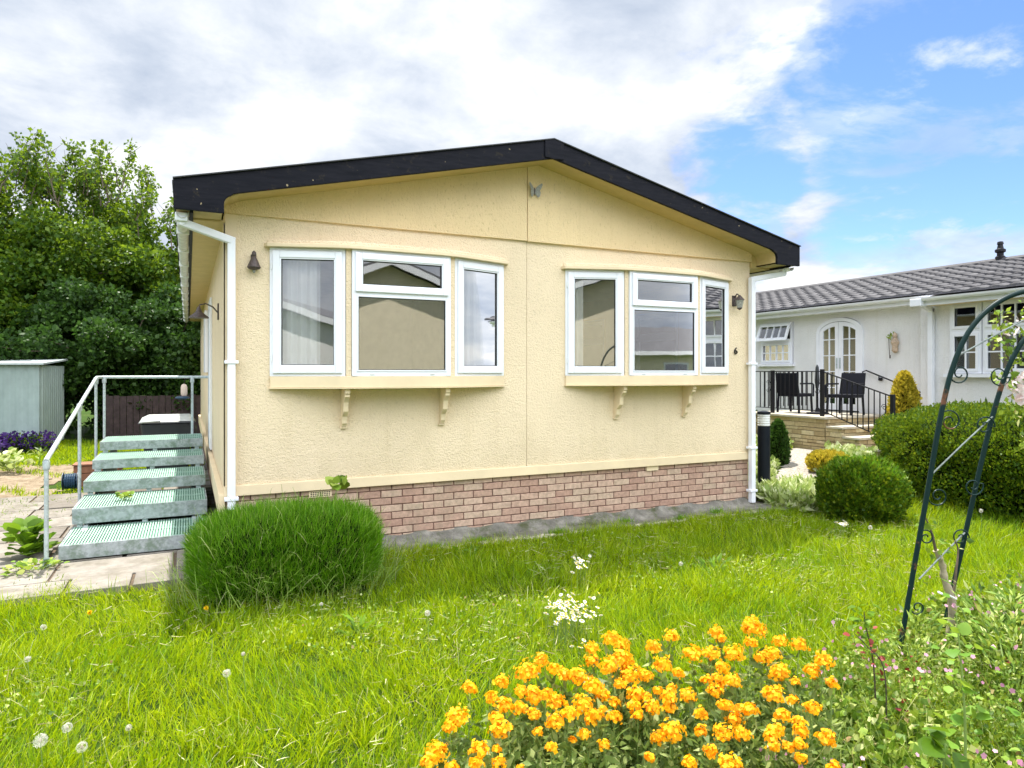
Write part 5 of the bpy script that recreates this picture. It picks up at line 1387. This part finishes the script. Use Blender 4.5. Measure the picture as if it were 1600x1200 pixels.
p = Vector((-.62, 8.38, .34)); rosette(tuple(p), 26, .055, 'small pale weed growing through the second step tread', tall=.05, mat='bed_leaf', spread=.08)
for (c, r_, lab) in ((680, .0, 0),):
    pass
p = atrow(22, 705, 0); e = empty('purple_flowers', (p.x, p.y, 0), 'mound of dark purple flowers in front of the shed', 'flowers')
leafcloud('foliage', 'hedge_leaf', [(p.x+dx, p.y+dy, .08) for dx, dy in ((-.5, 0), (0, .1), (.45, 0))], [.36]*3, [900]*3, .05, e)
leafcloud('petals', 'purple_petal', [(p.x+dx, p.y+dy, .16) for dx, dy in ((-.5, 0), (0, .1), (.45, 0), (-.2, -.1))], [.38]*4, [420]*4, .03, e, tmpl=PET4)
p = atrow(15, 735, 0); rosette((p.x, p.y, 0), 80, .13, 'pale green garden plant below the purple flowers at the left edge', 'garden_plant', 'variegated', .3, .3, cat='plant')
p = atrow(62, 730, 0); rosette((p.x, p.y, 0), 50, .12, 'small bright green tufted plant on the bare earth near the shed', 'garden_plant', 'bed_leaf', .3, .12, NARROW, cat='plant')

for k_, (c_, r_) in ((0, (1115, 892)), (1, (735, 872)), (3, (560, 990))):
    p = atrow(c_, r_, -.05); rosette((p.x, p.y, -.09), 34, .11, ('dark leafy weed tuft in the shaded lawn below the right window', 'leafy weed clump in the grass at the slab edge', 'low leafy weed in the lawn right of the daisies', 'leafy weed in the lawn right of the clipped bush', 'leafy weed in the bright grass below the clipped bush')[k_], tall=.12, mat='dock_leaf', spread=.12, tmpl=NARROW)
# daisies
def daisies(centre, spots, label, sc_=1.0, stem=.16):
    e = empty('daisy_clump', centre, label, 'daisies')
    st = MB(); pv, pf = PET12
    # shared flower mesh
    me = bpy.data.meshes.new('flower_head'); me.from_pydata([tuple(v*.017*sc_) for v in pv], [], [tuple(int(i) for i in f) for f in pf]); me.materials.append(M['white_petal'])
    cm = MB().lathe([(.007*sc_, 0), (.0065*sc_, .004), (.003, .007)], (0, 0, 0), 8); mc = bpy.data.meshes.new('flower_centre'); mc.from_pydata(cm.v, [], cm.f); mc.materials.append(M['yellow_petal'])
    for (x, y, z) in spots:
        o = bpy.data.objects.new('flower_head', me); COL.objects.link(o); o.parent = e
        o.location = Vector((x, y, z))-Vector(centre); tx, ty = random.uniform(.1, .9), random.uniform(-.6, .6); o.rotation_euler = (tx, ty, random.uniform(0, 3))
        k = random.uniform(.8, 1.25); o.scale = (k, k, k)
        o2 = bpy.data.objects.new('flower_centre', mc); COL.objects.link(o2); o2.parent = o
        g0 = gz(x, y); st.tube([(x+random.uniform(-.02, .02), y+.03, g0), (x, y, z)], .0014, 4)
    st.build('stem', 'stem_green', e)
def spot(cols, rows, n, h, hv):
    out = []
    for _ in range(n):
        c = random.gauss((cols[0]+cols[1])/2, (cols[1]-cols[0])/5.2); r_ = random.gauss((rows[0]+rows[1])/2, (rows[1]-rows[0])/5.0)
        p = atrow(c, r_, h); out.append((p.x, p.y, h+random.uniform(-hv, hv)))
    return out
c0 = atrow(890, 960, .05); daisies((c0.x, c0.y, -.09), spot((834, 950), (924, 985), 96, .14, .015), 'dense clump of white daisies in the middle of the lawn above the orange flowers', 1.0)
c0 = atrow(905, 880, .05); daisies((c0.x, c0.y, -.09), spot((884, 928), (866, 893), 22, .13, .02), 'small cluster of white daisies on long stems nearest the middle of the house front', 1.1)
c0 = atrow(1315, 820, .05); daisies((c0.x, c0.y, -.09), spot((1295, 1336), (813, 822), 10, .10, .01), 'few white daisies on the lawn just in front of the round bush', 1.4)
c0 = atrow(905, 1010, .05); daisies((c0.x, c0.y, -.09), spot((885, 935), (1000, 1015), 7, .04, .01), 'sparse white daisies between the dense daisy clump and the orange flowers', .8)

# dandelion clocks and flowers
def clock(col, row, h, label, r_=.022, group='dandelion seed heads in the lawn'):
    p = atrow(col, row, h); g0 = gz(p.x, p.y)
    e = empty('dandelion_clock', (p.x, p.y, g0), label, 'dandelion', group)
    MB().tube([(p.x+.015, p.y+.01, g0), (p.x+.006, p.y, (h+g0)/2), (p.x, p.y, h)], .0022, 5).build('stem', 'stem_green', e)
    r_ *= .78; n = 75; q = RNG.normal(size=(n, 3)); q /= np.linalg.norm(q, axis=1, keepdims=True)
    P = np.array(p)+q*r_*RNG.uniform(.7, 1, (n, 1)); V, T = inst(FLUFF[0], FLUFF[1], P, np.stack([frames(q)[:, :, 0], np.cross(q, frames(q)[:, :, 0]), q], 2), r_*.40)
    np_mesh('seed_head', V, T, 'seed_fluff', e)
    MB().lathe([(.003, -.009), (.008, 0), (.003, .009)], tuple(p), 6).build('seed_core', 'pale_bark', e)
for a in ((63, 1157, .10, 'large dandelion clock nearest the bottom left corner', .036), (105, 1137, .08, 'dandelion clock just above and right of the large one in the bottom left corner', .028),
          (128, 1167, .08, 'dandelion clock right of the large one in the bottom left corner', .028), (43, 1030, .06, 'flattened dandelion clock at the left edge, midway up the lawn', .022),
          (68, 980, .05, 'dandelion clock on the lawn below the paving at far left', .024), (354, 1052, .14, 'round dandelion clock in the lawn below the clipped bush', .026),
          (380, 1022, .20, 'small dandelion clock on a tall bare stem below the clipped bush', .014), (201, 1137, .06, 'half hidden dandelion clock left of centre in the lower left lawn', .018),
          (668, 958, .16, 'dandelion clock standing alone between the clipped bush and the daisies', .024), (1064, 881, .08, 'dandelion clock on the shaded lawn in front of the right window', .024),
          (502, 944, .14, 'dandelion clock at the foot of the clipped bush', .016), (1360, 824, .16, 'dandelion clock beside the dark foot of the large hedge', .026), (1533, 798, .22, 'dandelion clock behind the garden arch at the foot of the hedge', .026)):
    clock(*a)
def dandelion(col, row, h, label):
    p = atrow(col, row, h); g0 = gz(p.x, p.y); e = empty('dandelion_flower', (p.x, p.y, g0), label, 'dandelion')
    MB().tube([(p.x, p.y+.01, g0), (p.x, p.y, h)], .002, 5).build('stem', 'stem_green', e)
    n = 16; V, T = inst(PET12[0], PET12[1], np.array(p)+RNG.normal(size=(n, 3))*.002, frames(RNG.normal(size=(n, 3))*.4+np.array([0, 1., .2])), RNG.uniform(.012, .02, n)); np_mesh('flower_head', V, T, 'yellow_petal', e)
dandelion(322, 950, .06, 'yellow dandelion flower at the left foot of the clipped bush'); dandelion(140, 957, .04, 'yellow dandelion flower at the edge of the paving')

# ------------------------------------------------------------------ WALLFLOWERS
heads = [(757,70,30),(722,60,30),(873,73,28),(935,57,27),(1010,85,34),(1092,50,26),(1112,60,18),(1077,85,32),(1160,85,34),(1228,45,42),(1220,66,22),(1322,65,26),(1295,85,30),(1390,70,28),
 (1262,90,30),(1325,110,28),(1480,95,34),(1440,112,30),(1508,130,22),(468,95,28),(515,108,24),(420,115,42),(332,128,28),(218,138,26),(297,152,26),(652,96,28),(708,106,32),(600,120,36),(740,95,36),(765,90,28),
 (790,120,40),(840,118,26),(903,102,34),(960,114,20),(1118,106,26),(1062,126,22),(1152,126,30),(1090,142,28),(1320,115,34),(925,152,28),(995,150,30),(655,135,36),(690,150,28),(560,118,28),(445,150,38),(400,142,26),(525,160,34),
 (805,148,30),(800,166,26),(870,168,30),(735,160,22),(620,165,40),(570,178,30),(340,165,30),(310,185,28),(395,170,28),(445,180,26),(170,185,42),(145,200,24),(520,190,34),(670,180,24),(690,170,14),(1040,178,24),(1135,165,24),(1160,188,34),(1215,172,30),
 (1300,150,38),(1365,155,20),(1440,170,30),(1330,180,28),(935,208,44),(885,215,26),(1040,205,24),(1120,210,36),(1185,210,30),(1305,205,32),(1400,205,28),(1490,215,32),(1395,225,24),(100,240,44),(70,255,32),(250,235,34),(240,255,26),(320,205,36),(350,200,18),(320,255,26),
 (505,230,22),(625,208,22),(580,218,14),(860,245,18),(1000,255,26),(1075,235,24),(1145,260,44),(395,262,14),(1515,262,22),(1300,228,24),(150,262,24),(310,232,16),(460,205,18)]
for _k in range(34):
    _a = random.choice(heads[:90]); _x = _a[0]+random.randint(-70, 70); _y = _a[1]+random.randint(12, 45)
    if 330 < _x < 1480 and _y < 262: heads.append((_x, _y, random.randint(16, 26)))
def wallflowers():
    plants = [('low wallflower plant with orange flowers at the left end of the orange drift', 0, 330), ('tall orange wallflower plant left of the middle of the orange drift', 330, 620),
              ('orange wallflower plant in the middle of the drift, nearest the viewer', 620, 980), ('orange wallflower plant right of the middle with the highest flower heads', 980, 1270), ('orange wallflower plant at the right end of the drift beside the weedy bed', 1270, 1700)]
    for label, a, b in plants:
        hs = [h for h in heads if a <= h[0] < b]
        pts = []
        for (cx, cy, s) in hs:
            col = 640+cx*.4375; row = 940+(cy if cy > 0 else 0)*1.0 if False else 940+cy*.4375*(2.286/1.0)*.4375/.4375*.4375/.4375
            row = 940+cy  # crop rows were read at half height
            h = .40+random.uniform(-.03, .03)-.0006*(cy-50)
            pts.append((atrow(col, row, h), s*.4375*1.22))
        mx = sum(p[0].x for p in pts)/len(pts); my = sum(p[0].y for p in pts)/len(pts)
        e = empty('wallflower_plant', (mx, my, gz(mx, my)), label, 'flowers', 'orange wallflowers')
        stems = MB(); LP = []; LD = []
        for (p, px) in pts:
            z = p.x*FV[0]+p.y*FV[1]; r_ = px/F*z*.90
            n = max(30, int(84*(r_/.03)**1.6)); q = RNG.normal(size=(n, 3)); q /= np.linalg.norm(q, axis=1, keepdims=True)
            q[:, 2] = np.abs(q[:, 2])*1.0-.25*(RNG.random(n) < .35)
            lob = 1+.25*np.sin(q[:, :1]*5+p.x*40)*np.sin(q[:, 2:]*6+p.y*30); P = np.array(p)+q*lob*r_*RNG.uniform(.45, 1.12, (n, 1))*np.array([.92, .92, .95])
            d = q+RNG.normal(size=(n, 3))*.35; Fm = frames(d); Fm = np.stack([Fm[:, :, 0], Fm[:, :, 2], Fm[:, :, 1]], 2)
            V, T = inst(PET4[0], PET4[1], P, Fm, .0086*RNG.uniform(.6, 1.35, n)); np_mesh('flower_head', V, T, 'orange_petal', e)
            bx_ = p.x+(mx-p.x)*.45+random.uniform(-.04, .04); by_ = p.y+(my-p.y)*.35+random.uniform(-.04, .04)
            A = Vector((bx_, by_, gz(bx_, by_))); B = Vector(p)-Vector((0, 0, r_*.3)); mid = A.lerp(B, .55)+Vector(((p.x-bx_)*.15, (p.y-by_)*.15, -.01))
            stems.tube([A, mid, B], [.004, .003, .002], 5)
            m_ = 46; t = RNG.random(m_)**.75
            Q = np.array([list(A.lerp(mid, min(1, tt/.55)) if tt < .55 else mid.lerp(B, (tt-.55)/.45)) for tt in t*.93])
            LP.append(Q+RNG.normal(size=(m_, 3))*.012); LD.append(RNG.normal(size=(m_, 3))+np.array([0, 0, .55]))
        stems.build('stem', 'stem_green', e)
        P = np.concatenate(LP); D = np.concatenate(LD); V, T = inst(NARROW[0]*np.array([1.5, 1, 1]), NARROW[1], P, frames(D), RNG.uniform(.035, .075, len(P))); np_mesh('leaves', V, T, 'wall_leaf', e)
        # lower leafy base
        n = 2600; k_ = RNG.integers(0, len(pts), n); bp = np.array([list(p[0]) for p in pts])[k_]
        P = bp+RNG.normal(size=(n, 3))*np.array([.07, .07, 0]); P[:, 2] = ground(P[:, 0], P[:, 1])+RNG.random(n)*.34*RNG.uniform(.5, 1, n)
        V, T = inst(LEAF[0]*np.array([.7, 1, 1]), LEAF[1], P, frames(RNG.normal(size=(n, 3))+np.array([0, 0, .4])), RNG.uniform(.02, .05, n)); np_mesh('low_leaves', V, T, 'wall_leaf', e)
wallflowers()

# ------------------------------------------------------------------ WEEDY BED bottom right
def bed():
    n = 74000; z = RNG.uniform(1.75, 5.0, n); col = RNG.uniform(1120, 1720, n)
    lim = np.interp(z, [1.75, 2.4, 3.0, 3.6, 4.2, 5.0], [1080, 1130, 1230, 1260, 1350, 1530]); k = col > lim+RNG.normal(size=n)*25
    z, col = z[k], col[k]; cx = (col-800)/F*z
    x = cx*RV[0]+z*FV[0]; y = cx*RV[1]+z*FV[1]
    hmax = .17+.07*sm(1330, 1480, col)*sm(2.6, 3.6, z)+.16*(.5+.5*np.sin(x*5.3+y*2.1)*np.sin(y*6.1-x*1.7))+.06*sm(1500, 1650, col)
    h = hmax*RNG.random(len(x))**.6*(.55+.45*np.sin(x*19+2*np.sin(y*13))*np.sin(y*17))
    P = np.stack([x, y, ground(x, y)+h], 1); n = len(x)
    V, T = inst(LEAF[0], LEAF[1], P, frames(RNG.normal(size=(n, 3))*.8+np.array([0, 0, .5])), RNG.uniform(.012, .042, n)*(1+.35*np.sin(x*3)))
    s = RNG.choice(n, 2600, replace=False); D = RNG.normal(size=(2600, 3))*np.array([.5, .5, .1])+np.array([0, 0, 1]); Q = P[s].copy(); Q[:, 2] = ground(Q[:, 0], Q[:, 1])
    V2, T2 = inst(BLADE2[0], BLADE2[1], Q, frames(D), RNG.uniform(.002, .004, 2600), RNG.uniform(.2, .42, 2600), RNG.uniform(.05, .3, 2600))
    VV, TT = merge([(V, T), (V2, T2)])
    tag(np_mesh('bed_weeds', VV, TT, 'bed_leaf'), 'tangled pale green weeds and herbs filling the flower bed at bottom right', 'weeds', kind='stuff')
    # small pink flowers
    k = RNG.random(n) < .010; k &= np.sin(x*4+y*3) > -.2; Q = P[k].copy(); Q[:, 2] = ground(Q[:, 0], Q[:, 1])+hmax[k]+.02; m_ = len(Q)
    Fm = frames(RNG.normal(size=(m_, 3))*.6+np.array([-.4, -.8, .6])); Fm = np.stack([Fm[:, :, 0], Fm[:, :, 2], Fm[:, :, 1]], 2)
    V, T = inst(PET5[0], PET5[1], Q, Fm, RNG.uniform(.008, .014, m_)); tag(np_mesh('pink_flowers', V, T, 'pink_petal'), 'tiny pink flowers dotted over the weedy bed', 'flowers', kind='stuff')
    k = RNG.random(n) < .05; k &= (np.sin(x*7+1)*np.sin(y*8) > .7); Q = P[k]; V, T = inst(LEAF[0], LEAF[1], Q, frames(RNG.normal(size=Q.shape)), .035)
    tag(np_mesh('red_leaves', V, T, 'red_leaf'), 'dark red leaves low in the weedy bed', 'foliage', kind='stuff')
bed()
# bare earth under the bed
sheet('bed_soil', lambda x, y: (lambda z, c: c > np.interp(z, [1.75, 2.4, 3.0, 3.6, 4.2, 5.0], [700, 760, 980, 1260, 1350, 1530]) and z < 5.0)((x*FV[0]+y*FV[1]), 800+F*(x*RV[0]+y*RV[1])/max(.3, (x*FV[0]+y*FV[1]))) , 'soil', .6, 6, .4, 4.4, .1, .006)
def leafy_stem(pts, leaves, size, label, name, cat, lmat='bed_leaf', smat='stem_green', r0=.006, tmpl=BIGLEAF, flowers=0, fm='blossom', spread=.03):
    pts = [Vector(p) for p in pts]; e = empty(name, tuple(pts[0]), label, cat)
    c = curve(pts, 24); MB().tube(c, [r0*(1-.6*i/(len(c)-1)) for i in range(len(c))], 6).build('stem', smat, e)
    idx = RNG.integers(len(c)//5, len(c), leaves); P = np.array([list(c[i]) for i in idx])+RNG.normal(size=(leaves, 3))*spread
    V, T = inst(tmpl[0], tmpl[1], P, frames(RNG.normal(size=(leaves, 3))*np.array([1, 1, .4])+np.array([0, 0, .25]), np.tile([0., 0, 1.], (leaves, 1))+RNG.normal(size=(leaves, 3))*.3), size*RNG.uniform(.5, 1.2, leaves)); np_mesh('leaves', V, T, lmat, e)
    if flowers:
        idx = RNG.integers(len(c)//3, len(c), flowers); P = np.array([list(c[i]) for i in idx])+RNG.normal(size=(flowers, 3))*spread*1.4
        Fm = frames(RNG.normal(size=(flowers, 3))*.6+np.array([-.5, -.8, .3])); Fm = np.stack([Fm[:, :, 0], Fm[:, :, 2], Fm[:, :, 1]], 2)
        V, T = inst(PET5[0], PET5[1], P, Fm, RNG.uniform(.018, .026, flowers)); np_mesh('blossom', V, T, fm, e)
    return e
G = -.09
MATS['lime_leaf'] = mat_leaf('lime_leaf', [(0, (0.10, 0.24, 0.02)), (1, (0.26, 0.42, 0.06))], .4, (.5, .65, .05))
leafy_stem([pc(1508, 1230, 2.5), pc(1508, 1130, 2.5), pc(1502, 1040, 2.52), pc(1494, 960, 2.55)], 46, .048, 'tall broad leaved green plant at the front, right of the orange flowers', 'tall_plant', 'plant', 'lime_leaf', spread=.05)
leafy_stem([at(1470, 2.2, G), pc(1475, 1190, 2.2), pc(1480, 1165, 2.2)], 14, .075, 'large leaved seedling at the bottom edge of the picture, right of centre', 'tall_plant', 'plant', 'dock_leaf')
leafy_stem([at(1370, 3.3, G), pc(1365, 1040, 3.3), pc(1352, 975, 3.3), pc(1350, 955, 3.3)], 60, .038, 'young rose bush with dark stems and reddish young leaves left of the arch foot', 'rose_bush', 'rose', 'dock_leaf', 'bronze', .005)
leafy_stem([at(1385, 3.2, G), pc(1382, 1050, 3.2), pc(1355, 1010, 3.2), pc(1335, 990, 3.2)], 20, .03, 'arching rose cane with dark red leaves beside the young rose bush', 'rose_bush', 'rose', 'red_leaf', 'bronze', .004)
# gnarled pale trunk tied inside the arch + blossom branches
tk = empty('apple_tree', at(1483, 4.3, G), 'gnarled pale apple trunk inside the arch with blossoming branches at the right edge', 'tree')
tp = [at(1478, 4.35, G-.02), pc(1482, 1010, 4.35), pc(1488, 945, 4.34), pc(1476, 905, 4.33), pc(1472, 880, 4.33), pc(1462, 860, 4.33)]
MB().tube(curve(tp, 30), [.034, .034, .034, .033, .032]+[.032]*20+[.026, .022, .018, .014, .01, .006][:6], 9).build('trunk', 'pale_bark', tk, smooth=True) if False else None
cc_ = curve(tp, 30); MB().tube(cc_, [.029-.013*i/(len(cc_)-1)+.003*math.sin(i*1.7) for i in range(len(cc_))], 9).build('trunk', 'pale_bark', tk, smooth=True)
MB().tube([pc(1494, 936, 4.29), pc(1484, 931, 4.28), pc(1472, 928, 4.30), pc(1466, 925, 4.33)], .007, 8).build('tie', 'upvc_old', tk)
brs = [[pc(1462, 860, 4.33), pc(1455, 830, 4.3), pc(1442, 800, 4.28)], [pc(1488, 945, 4.34), pc(1493, 900, 4.36), pc(1497, 860, 4.38), pc(1492, 845, 4.38)],
       [at(1640, 4.6, .6), pc(1620, 720, 4.6), pc(1600, 640, 4.58), pc(1575, 560, 4.55), pc(1560, 500, 4.52), pc(1552, 478, 4.5)],
       [at(1650, 4.7, .6), pc(1640, 640, 4.7), pc(1600, 610, 4.65), pc(1575, 620, 4.6)], [at(1650, 4.7, 1.0), pc(1630, 560, 4.7), pc(1600, 520, 4.6), pc(1570, 500, 4.6)]]
for b in brs:
    c = curve(b, 18); MB().tube(c, [.010-.006*i/(len(c)-1) for i in range(len(c))], 6).build('branch', 'bark', tk)
cl = [pc(1572, 500, 4.5), pc(1562, 530, 4.5), pc(1585, 560, 4.5), pc(1595, 530, 4.5), pc(1568, 590, 4.5), pc(1600, 600, 4.55), pc(1590, 640, 4.55), pc(1445, 808, 4.28), pc(1492, 850, 4.38), pc(1470, 870, 4.3), pc(1612, 480, 4.5), pc(1610, 690, 4.5)]
leafcloud('leaves', 'bed_leaf', [tuple(p) for p in cl], [.085]*len(cl), [40, 36, 40, 32, 30, 40, 40, 12, 14, 10, 30, 30], .036, tk, up=.2)
bl = [pc(1575, 600, 4.5), pc(1590, 610, 4.5), pc(1598, 590, 4.5), pc(1580, 520, 4.5), pc(1597, 620, 4.5), pc(1600, 500, 4.5)]
leafcloud('blossom', 'blossom', [tuple(p) for p in bl], [.06]*len(bl), [14, 16, 16, 7, 14, 8], .02, tk, tmpl=PET5)
# big feathery weed at right edge
rosette(tuple(at(1585, 3.6, G)), 420, .075, 'tall feathery yellow green weed clump at the right edge of the bed', 'feathery_weed', 'bed_leaf', .62, .30, NARROW, cat='weed')
rosette(tuple(at(1430, 3.9, G)), 150, .07, 'loose pale weed tangled round the foot of the garden arch', 'feathery_weed', 'bed_leaf', .40, .20, NARROW, cat='weed')
rosette(tuple(at(1545, 4.1, G)), 160, .08, 'pale arching weed behind the apple trunk', 'feathery_weed', 'bed_leaf', .42, .22, NARROW, cat='weed')

# ------------------------------------------------------------------ LIGHT, SKY, CAMERA
SUN_EL, SUN_AZ = 69.0, 1.0   # azimuth clockwise from +Y (behind the house)
sun = bpy.data.lights.new('sun', 'SUN'); sun.energy = 4.4; sun.angle = R(.8); sun.color = (1, .95, .86)
so = bpy.data.objects.new('sun', sun); COL.objects.link(so)
sd = Vector((math.sin(R(SUN_AZ))*math.cos(R(SUN_EL)), math.cos(R(SUN_AZ))*math.cos(R(SUN_EL)), math.sin(R(SUN_EL))))
so.rotation_euler = sd.to_track_quat('Z', 'Y').to_euler(); so.location = sd*50

wd = bpy.data.worlds.new('World'); sc.world = wd; wd.use_nodes = True; nt = wd.node_tree; nt.nodes.clear()
out = node(nt, 'ShaderNodeOutputWorld'); bg = node(nt, 'ShaderNodeBackground'); bg.inputs['Strength'].default_value = .12
sky = node(nt, 'ShaderNodeTexSky'); sky.sky_type = 'NISHITA'; sky.sun_disc = False; sky.sun_elevation = R(SUN_EL); sky.sun_rotation = R(SUN_AZ)
sky.air_density = 1.0; sky.dust_density = .1; sky.ozone_density = 3.0
tc = node(nt, 'ShaderNodeTexCoord'); gen = tc.outputs['Generated']
sep = node(nt, 'ShaderNodeSeparateXYZ'); nt.links.new(gen, sep.inputs[0])
def mth(op, a, b=None, c=None, clamp=False):
    m_ = node(nt, 'ShaderNodeMath', operation=op); m_.use_clamp = clamp
    for i, v in enumerate((a, b, c)):
        if v is None: continue
        if hasattr(v, 'is_output'): nt.links.new(v, m_.inputs[i])
        else: m_.inputs[i].default_value = v
    return m_.outputs[0]
def mrange(v, a, b, c=0, d=1):
    m_ = node(nt, 'ShaderNodeMapRange'); m_.interpolation_type = 'SMOOTHSTEP'; nt.links.new(v, m_.inputs[0])
    m_.inputs[1].default_value = a; m_.inputs[2].default_value = b; m_.inputs[3].default_value = c; m_.inputs[4].default_value = d; return m_.outputs[0]
# flatten the vector so clouds lie in layers
zc = mth('ADD', mth('MAXIMUM', sep.outputs[2], 0.0), .22)
cmb = node(nt, 'ShaderNodeCombineXYZ'); nt.links.new(mth('DIVIDE', sep.outputs[0], zc), cmb.inputs[0]); nt.links.new(mth('DIVIDE', sep.outputs[1], zc), cmb.inputs[1])
cvec = cmb.outputs[0]
nA = noise(nt, cvec, 1.25, 9, .58, .35); nB = noise(nt, cvec, 3.4, 8, .6, .2); nC = noise(nt, cvec, .8, 4, .5)
def angd(col, row):
    d = Vector(at(col, 1, 0)); v = Vector((d.x, d.y, (HOR-row)/F)).normalized()
    vm = node(nt, 'ShaderNodeVectorMath', operation='DOT_PRODUCT'); nt.links.new(gen, vm.inputs[0]); vm.inputs[1].default_value = v; 
    return mth('ARCCOSINE', mth('MINIMUM', vm.outputs['Value'], .99999))
wn = mth('MULTIPLY', mth('SUBTRACT', nA, .5), .42); wn2 = mth('MULTIPLY', mth('SUBTRACT', nB, .5), .16)
wsum = mth('ADD', wn, wn2)
def hole(col, row, r_, soft):
    return mrange(mth('ADD', angd(col, row), wsum), r_-soft, r_+soft, 1, 0)
H1 = hole(1460, 250, .17, .04); H2 = hole(1190, 290, .09, .03); H3 = hole(1370, 120, .08, .03); H4 = hole(1700, 330, .2, .05)
blue = mth('MAXIMUM', mth('MAXIMUM', H1, H2), mth('MAXIMUM', H3, H4))
# low cumulus bank over the horizon and wisps inside the blue
puff = mth('MULTIPLY', mrange(noise(nt, cvec, 2.1, 9, .62, .3), .50, .60), mrange(sep.outputs[2], .10, .22, 1, .35))
wisp = mth('MULTIPLY', mrange(nB, .52, .70), .6)
lowb = mrange(mth('ADD', sep.outputs[2], mth('MULTIPLY', wsum, .35)), .10, .17, 1, 0)
inner = mth('MAXIMUM', mth('MAXIMUM', puff, wisp), lowb)
cloud = mth('MAXIMUM', mth('SUBTRACT', 1.0, blue), inner, clamp=True)
shade = mth('ADD', mth('MULTIPLY', nC, .55), mth('MULTIPLY', nB, .45))
cc = ramp(nt, shade, [(.38, (2.15, 2.5, 3.1)), (.455, (2.85, 3.15, 3.65)), (.53, (3.75, 3.95, 4.25)), (.60, (4.9, 4.9, 4.9))])
# extra brightness added to unseen clouds high behind the viewer, lighting the front wall
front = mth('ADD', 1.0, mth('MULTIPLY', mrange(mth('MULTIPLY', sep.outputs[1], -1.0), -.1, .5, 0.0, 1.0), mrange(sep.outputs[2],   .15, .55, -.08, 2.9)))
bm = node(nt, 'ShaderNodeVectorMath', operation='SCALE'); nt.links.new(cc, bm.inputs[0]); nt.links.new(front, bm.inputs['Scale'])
bs_ = mix(nt, 1.0, sky.outputs[0], (.64, .73, 1.0), 'MULTIPLY')
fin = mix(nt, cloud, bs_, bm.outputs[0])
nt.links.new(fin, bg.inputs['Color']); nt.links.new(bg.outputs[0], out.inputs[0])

cam = bpy.data.cameras.new('camera'); co = bpy.data.objects.new('camera', cam); COL.objects.link(co)
co.location = (0, 0, EYE); co.rotation_euler = (R(90), 0, -YAW)
cam.sensor_width = 36; cam.lens = 36*F/1600; cam.shift_y = -(600-HOR)/1600; cam.clip_end = 2000; cam.clip_start = .05
sc.camera = co
sc.view_settings.view_transform = 'Standard'; sc.view_settings.look = 'None'; sc.view_settings.exposure = 1.07; sc.view_settings.gamma = 1
sc.render.resolution_x = 1024; sc.render.resolution_y = 768
sc.render.engine = 'CYCLES'
sc.cycles.max_bounces = 8; sc.cycles.transparent_max_bounces = 12; sc.cycles.diffuse_bounces = 4
